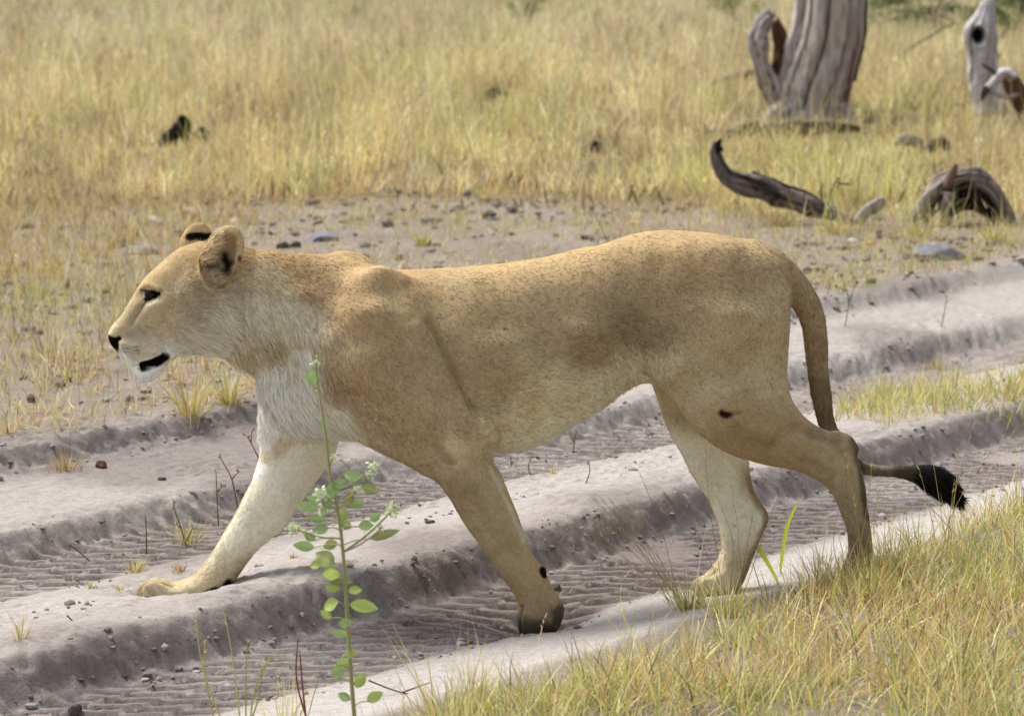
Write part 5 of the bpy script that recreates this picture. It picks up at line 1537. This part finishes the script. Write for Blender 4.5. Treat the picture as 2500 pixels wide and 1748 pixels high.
sprig((2300, 800), [[(2298,800),(2306,760),(2312,722)]], 'dark single weed stalk on the soil far right of the tail', srgb(80, 84, 60))
sprig((1500, 620), [[(1500,640),(1470,560),(1440,500)]], 'thin straw-coloured stalk standing behind the back', srgb(190, 184, 110))
sprig((215, 1370), [[(168,1328),(200,1352),(232,1382),(261,1403)]], 'thin dark stick lying across the hump to the far rut tread', None, 'stick')
sprig((178, 1515), [[(163,1501),(178,1516),(191,1529)]], 'short reddish stick on the pale hump at left', None, 'stick')
sprig((1010, 1690), [[(900,1660),(980,1690),(1060,1700)], [(980,1690),(1050,1665)]], 'forked dark stick on the near verge right of the leafy plant', None, 'stick')

# ------------------------------------------------------------------ the leafy plant in the foreground
pg = on_ground(872, 1812)[0]
plant = empty('leafy_plant', tuple(pg))
PY_ = pg[1]
STEM = [(872,1812),(865,1748),(854,1605),(846,1465),(840,1381),(832,1297),(818,1213),(806,1163),(798,1090),(787,1007),(776,934),(770,884)]
sp3 = np.array([at_y(np.array(float(a)), np.array(float(b)), np.array(PY_)) for a, b in STEM])
sp3 = catmull(sp3, 5, False)
stem_mat = material('green_stem', .7, .2, srgb(158, 160, 112))
link('stem', tube_mesh('stem', sp3 - pg, np.linspace(.0046, .0018, len(sp3)), 8), stem_mat, plant)
stem_px = project(sp3)
LEAVES = [(782,1292,34,20,190,0),(764,1220,26,20,140,0),(828,1180,26,18,40,0),(846,1282,26,18,-20,1),(806,1330,30,20,200,1),(872,1230,30,20,15,0),(916,1262,26,18,40,0),(756,1310,26,18,150,0),(812,1434,30,18,170,2),(866,1440,28,18,10,2),(844,1520,30,18,20,0),(838,1620,30,18,10,2),(774,950,18,10,40,0),(786,1030,16,10,120,0), # px, py, length px, width px, angle deg (screen, 0 = right, 90 = up), colour
 (762,920,34,26,120,0),(865,1163,44,24,-12,0),(904,1194,36,20,-18,1),(851,1219,30,24,-140,1),(813,1194,36,24,80,0),(750,1238,42,18,165,0),(773,1266,36,18,172,0),(798,1227,26,20,100,0),(837,1258,28,24,60,2),
 (742,1333,42,20,170,0),(893,1283,30,20,10,0),(938,1305,60,18,22,1),(792,1363,46,34,150,1),(770,1378,26,18,200,2),(809,1400,36,32,-80,2),(834,1420,48,14,0,1),(806,1476,40,26,205,2),(888,1479,56,26,-5,2),(832,1546,40,16,175,0),(857,1596,32,16,20,2),(826,1640,28,26,70,0),(915,1700,36,22,30,2),(840,1700,30,18,160,0),(880,1660,34,22,60,2),(796,1500,26,16,140,2)]
LC = [srgb(146,176,112), srgb(146,156,92), srgb(168,190,98)]
def leaf_mesh(L_, W_, fold=.25, curl=.2):
    """oval leaf along +x, midrib folded, edges slightly wavy"""
    nr = 9; rows_ = []
    for i in range(nr):
        t = i / (nr - 1)
        hw_ = W_ * .5 * (math.sin(math.pi * (t * .96 + .02)) ** .75) * (1.12 - .3 * t)
        x = t * L_; z0 = -curl * L_ * t * t
        for s_ in (-1, -.5, 0, .5, 1):
            rows_.append((x, s_ * hw_, z0 + abs(s_) * hw_ * fold + .04 * W_ * math.sin(9 * t + s_)))
    fs = [(i * 5 + k, i * 5 + k + 1, (i + 1) * 5 + k + 1, (i + 1) * 5 + k) for i in range(nr - 1) for k in range(4)]
    return np.array(rows_), fs
for i, (lx, ly, ll, lw, an, ci) in enumerate(LEAVES):
    s_ = (PY_ - CAM_Y) / FPX
    c = at_y(np.array(float(lx)), np.array(float(ly)), np.array(PY_ - .012 + .024 * rng.random()))
    j = np.hypot(stem_px[:, 0] - lx, stem_px[:, 1] - (ly + 14)).argmin()
    a0 = sp3[j]
    ang = math.radians(an)
    X = np.array([math.cos(ang), rng.uniform(-.35, .35), math.sin(ang)]); X /= np.linalg.norm(X)
    upish = np.array([rng.uniform(-.25, .25), -1.0, rng.uniform(.2, .7)]); Z = upish - (upish @ X) * X; Z /= np.linalg.norm(Z)
    Y = np.cross(Z, X)
    ll, lw = ll * 1.25, lw * 1.35
    v, fs = leaf_mesh(ll * s_, lw * s_)
    st0 = c - X * ll * s_ * .5
    wv = st0 + v[:, :1] * X + v[:, 1:2] * Y + v[:, 2:3] * Z
    cc = LC[ci] * rng.uniform(.85, 1.15)
    lc = np.repeat(cc[None], len(v), 0); lc[2::5] = lc[2::5] * .6 + srgb(190, 200, 140) * .4
    lf = link('leaf', np_mesh('leaf', wv - pg, np.array(fs).ravel(), np.full(len(fs), 4), True, lc), grass_mat, plant)
    pm = (a0 + st0) / 2 + np.array([0, 0, .004])
    link('leaf_stalk', tube_mesh('leaf_stalk', catmull([a0, pm, st0], 4, False) - pg, np.full(9, .0012), 5), stem_mat, lf)
for (fx, fy, fr, branch) in ((770,886,14,None),(912,1140,18,(830,1200)),(784,1205,20,(816,1215)),(790,1245,16,(822,1240)),(868,1200,14,(826,1230)),(718,1290,20,(828,1310)),(962,1240,20,(836,1340)),(812,1118,10,(800,1130)),(930,1290,12,(838,1345)),(740,1296,10,(828,1310)),(900,1160,12,(830,1200)),(950,1255,12,(836,1340))):
    s_ = (PY_ - CAM_Y) / FPX; fr = fr * 1.4
    c = at_y(np.array(float(fx)), np.array(float(fy)), np.array(PY_))
    n = 44
    dd = rng.normal(0, 1, (n, 3)); dd /= np.linalg.norm(dd, axis=1, keepdims=True)
    v_, f_, z_, q_ = [], [], [], []
    for k in range(n):
        p0 = c + dd[k] * fr * s_ * rng.uniform(0, .75)
        d1 = rng.normal(0, 1, 3); d1 /= np.linalg.norm(d1); d2 = np.cross(d1, rng.normal(0, 1, 3)); d2 /= np.linalg.norm(d2)
        a_, b2 = d1 * fr * s_ * .42, d2 * fr * s_ * .2
        o_ = len(v_)
        v_ += [p0, p0 + a_ * .5 + b2, p0 + a_, p0 + a_ * .5 - b2]; f_ += [o_, o_ + 1, o_ + 2, o_ + 3]; z_.append(4)
        q_ += [srgb(214, 222, 186) * rng.uniform(.8, 1.1)] * 4
    fc = link('flower_cluster', np_mesh('flower_cluster', np.array(v_) - pg, f_, z_, False, np.clip(q_, 0, .9)), grass_mat, plant)
    if branch:
        j = np.hypot(stem_px[:, 0] - branch[0], stem_px[:, 1] - branch[1]).argmin()
        m_ = (sp3[j] + c) / 2 - np.array([0, 0, .006])
        link('side_stem', tube_mesh('side_stem', catmull([sp3[j], m_, c], 4, False) - pg, np.linspace(.0020, .0012, 9), 5), stem_mat, fc)
tag(plant, 'upright green leafy plant with pale flower buds before the lioness', 'plant')

# ------------------------------------------------------------------ green bushes far behind, top right
def bush(px_, py_, wpx, hpx, nleaf, lab, cols_):
    g = on_ground(px_, py_)[0]; s_ = D_of(g) / FPX
    e = empty('bush', tuple(g))
    w_, h_ = wpx * s_, hpx * s_
    cen = np.stack([rng.uniform(-.5, .5, 26) * w_, rng.uniform(-.35, .35, 26) * w_, rng.uniform(.08, 1.0, 26) * h_], 1)
    cen[:, 0] *= 1 - .4 * (cen[:, 2] / h_ - .4) ** 2
    k = rng.integers(0, 26, nleaf)
    p = cen[k] + rng.normal(0, .10, (nleaf, 3)) * np.array([w_ * .7, w_ * .5, h_ * .6])
    p[:, 2] = np.abs(p[:, 2])
    d1 = rng.normal(0, 1, (nleaf, 3)); d1 /= np.linalg.norm(d1, axis=1, keepdims=True)
    d2 = np.cross(d1, rng.normal(0, 1, (nleaf, 3))); d2 /= np.linalg.norm(d2, axis=1, keepdims=True)
    ls = rng.uniform(.02, .045, (nleaf, 1))
    v = np.stack([p, p + d1 * ls * .5 + d2 * ls * .3, p + d1 * ls, p + d1 * ls * .5 - d2 * ls * .3], 1).reshape(-1, 3)
    cc = np.array(cols_)[rng.integers(0, len(cols_), nleaf)] * rng.uniform(.6, 1.3, (nleaf, 1))
    link('foliage', np_mesh('foliage', v, np.arange(nleaf * 4), np.full(nleaf, 4), False, np.repeat(cc, 4, 0)), grass_mat, e)
    for i in range(7):
        c = cen[rng.integers(0, 26)]
        pts = catmull([(rng.normal(0, .05), rng.normal(0, .05), -.02), (c[0] * .4, c[1] * .4, c[2] * .55), tuple(c)], 4, False)
        link('branch', tube_mesh('branch', pts, np.linspace(.016, .004, len(pts)), 6), twig_mat, e)
    return tag(e, lab, 'bush')
GB = [srgb(62, 92, 40), srgb(84, 116, 48), srgb(110, 136, 62), srgb(48, 66, 36)]
bush(2270, 84, 320, 120, 9000, 'dark green leafy bush behind the bleached trunk', GB)
bush(2480, 88, 150, 130, 4600, 'green leafy bush at the far right behind the leaning branch', GB)
bush(1790, 48, 130, 110, 2600, 'low yellow-green bush behind the hollow side branch', [srgb(130, 150, 70), srgb(112, 134, 62), srgb(150, 160, 86)])
bush(1290, 66, 100, 90, 1800, 'small dark green shrub in the far field', [srgb(96, 112, 62), srgb(116, 126, 72)])
bush(970, 6, 110, 70, 1400, 'faint green shrub on the far edge of the field', [srgb(120, 132, 78), srgb(136, 140, 88)])
for i, pts in enumerate((((2198,140),(2240,108),(2290,78),(2330,56)), ((2330,60),(2300,40),(2270,52),(2230,30)), ((2150,60),(2200,44),(2250,48)))):
    e, g = root_at('dead_twig', pts[0][0], pts[0][1] + 30); D = D_of(g); s_ = D / FPX
    limb('branch', depth_pts(((pts[0][0], pts[0][1] + 34),) + pts, D), np.array([4, 4.5, 4, 3, 2][:len(pts) + 1]) * s_, srgb(120, 108, 96), .1, 5, 8, 200 + i, parent=e, origin=g)
    tag(e, ('long thin bare twig slanting up toward the bleached trunk', 'crooked bare twig among the dark green bush leaves', 'short bare twig left of the dark green bush')[i], 'twig')
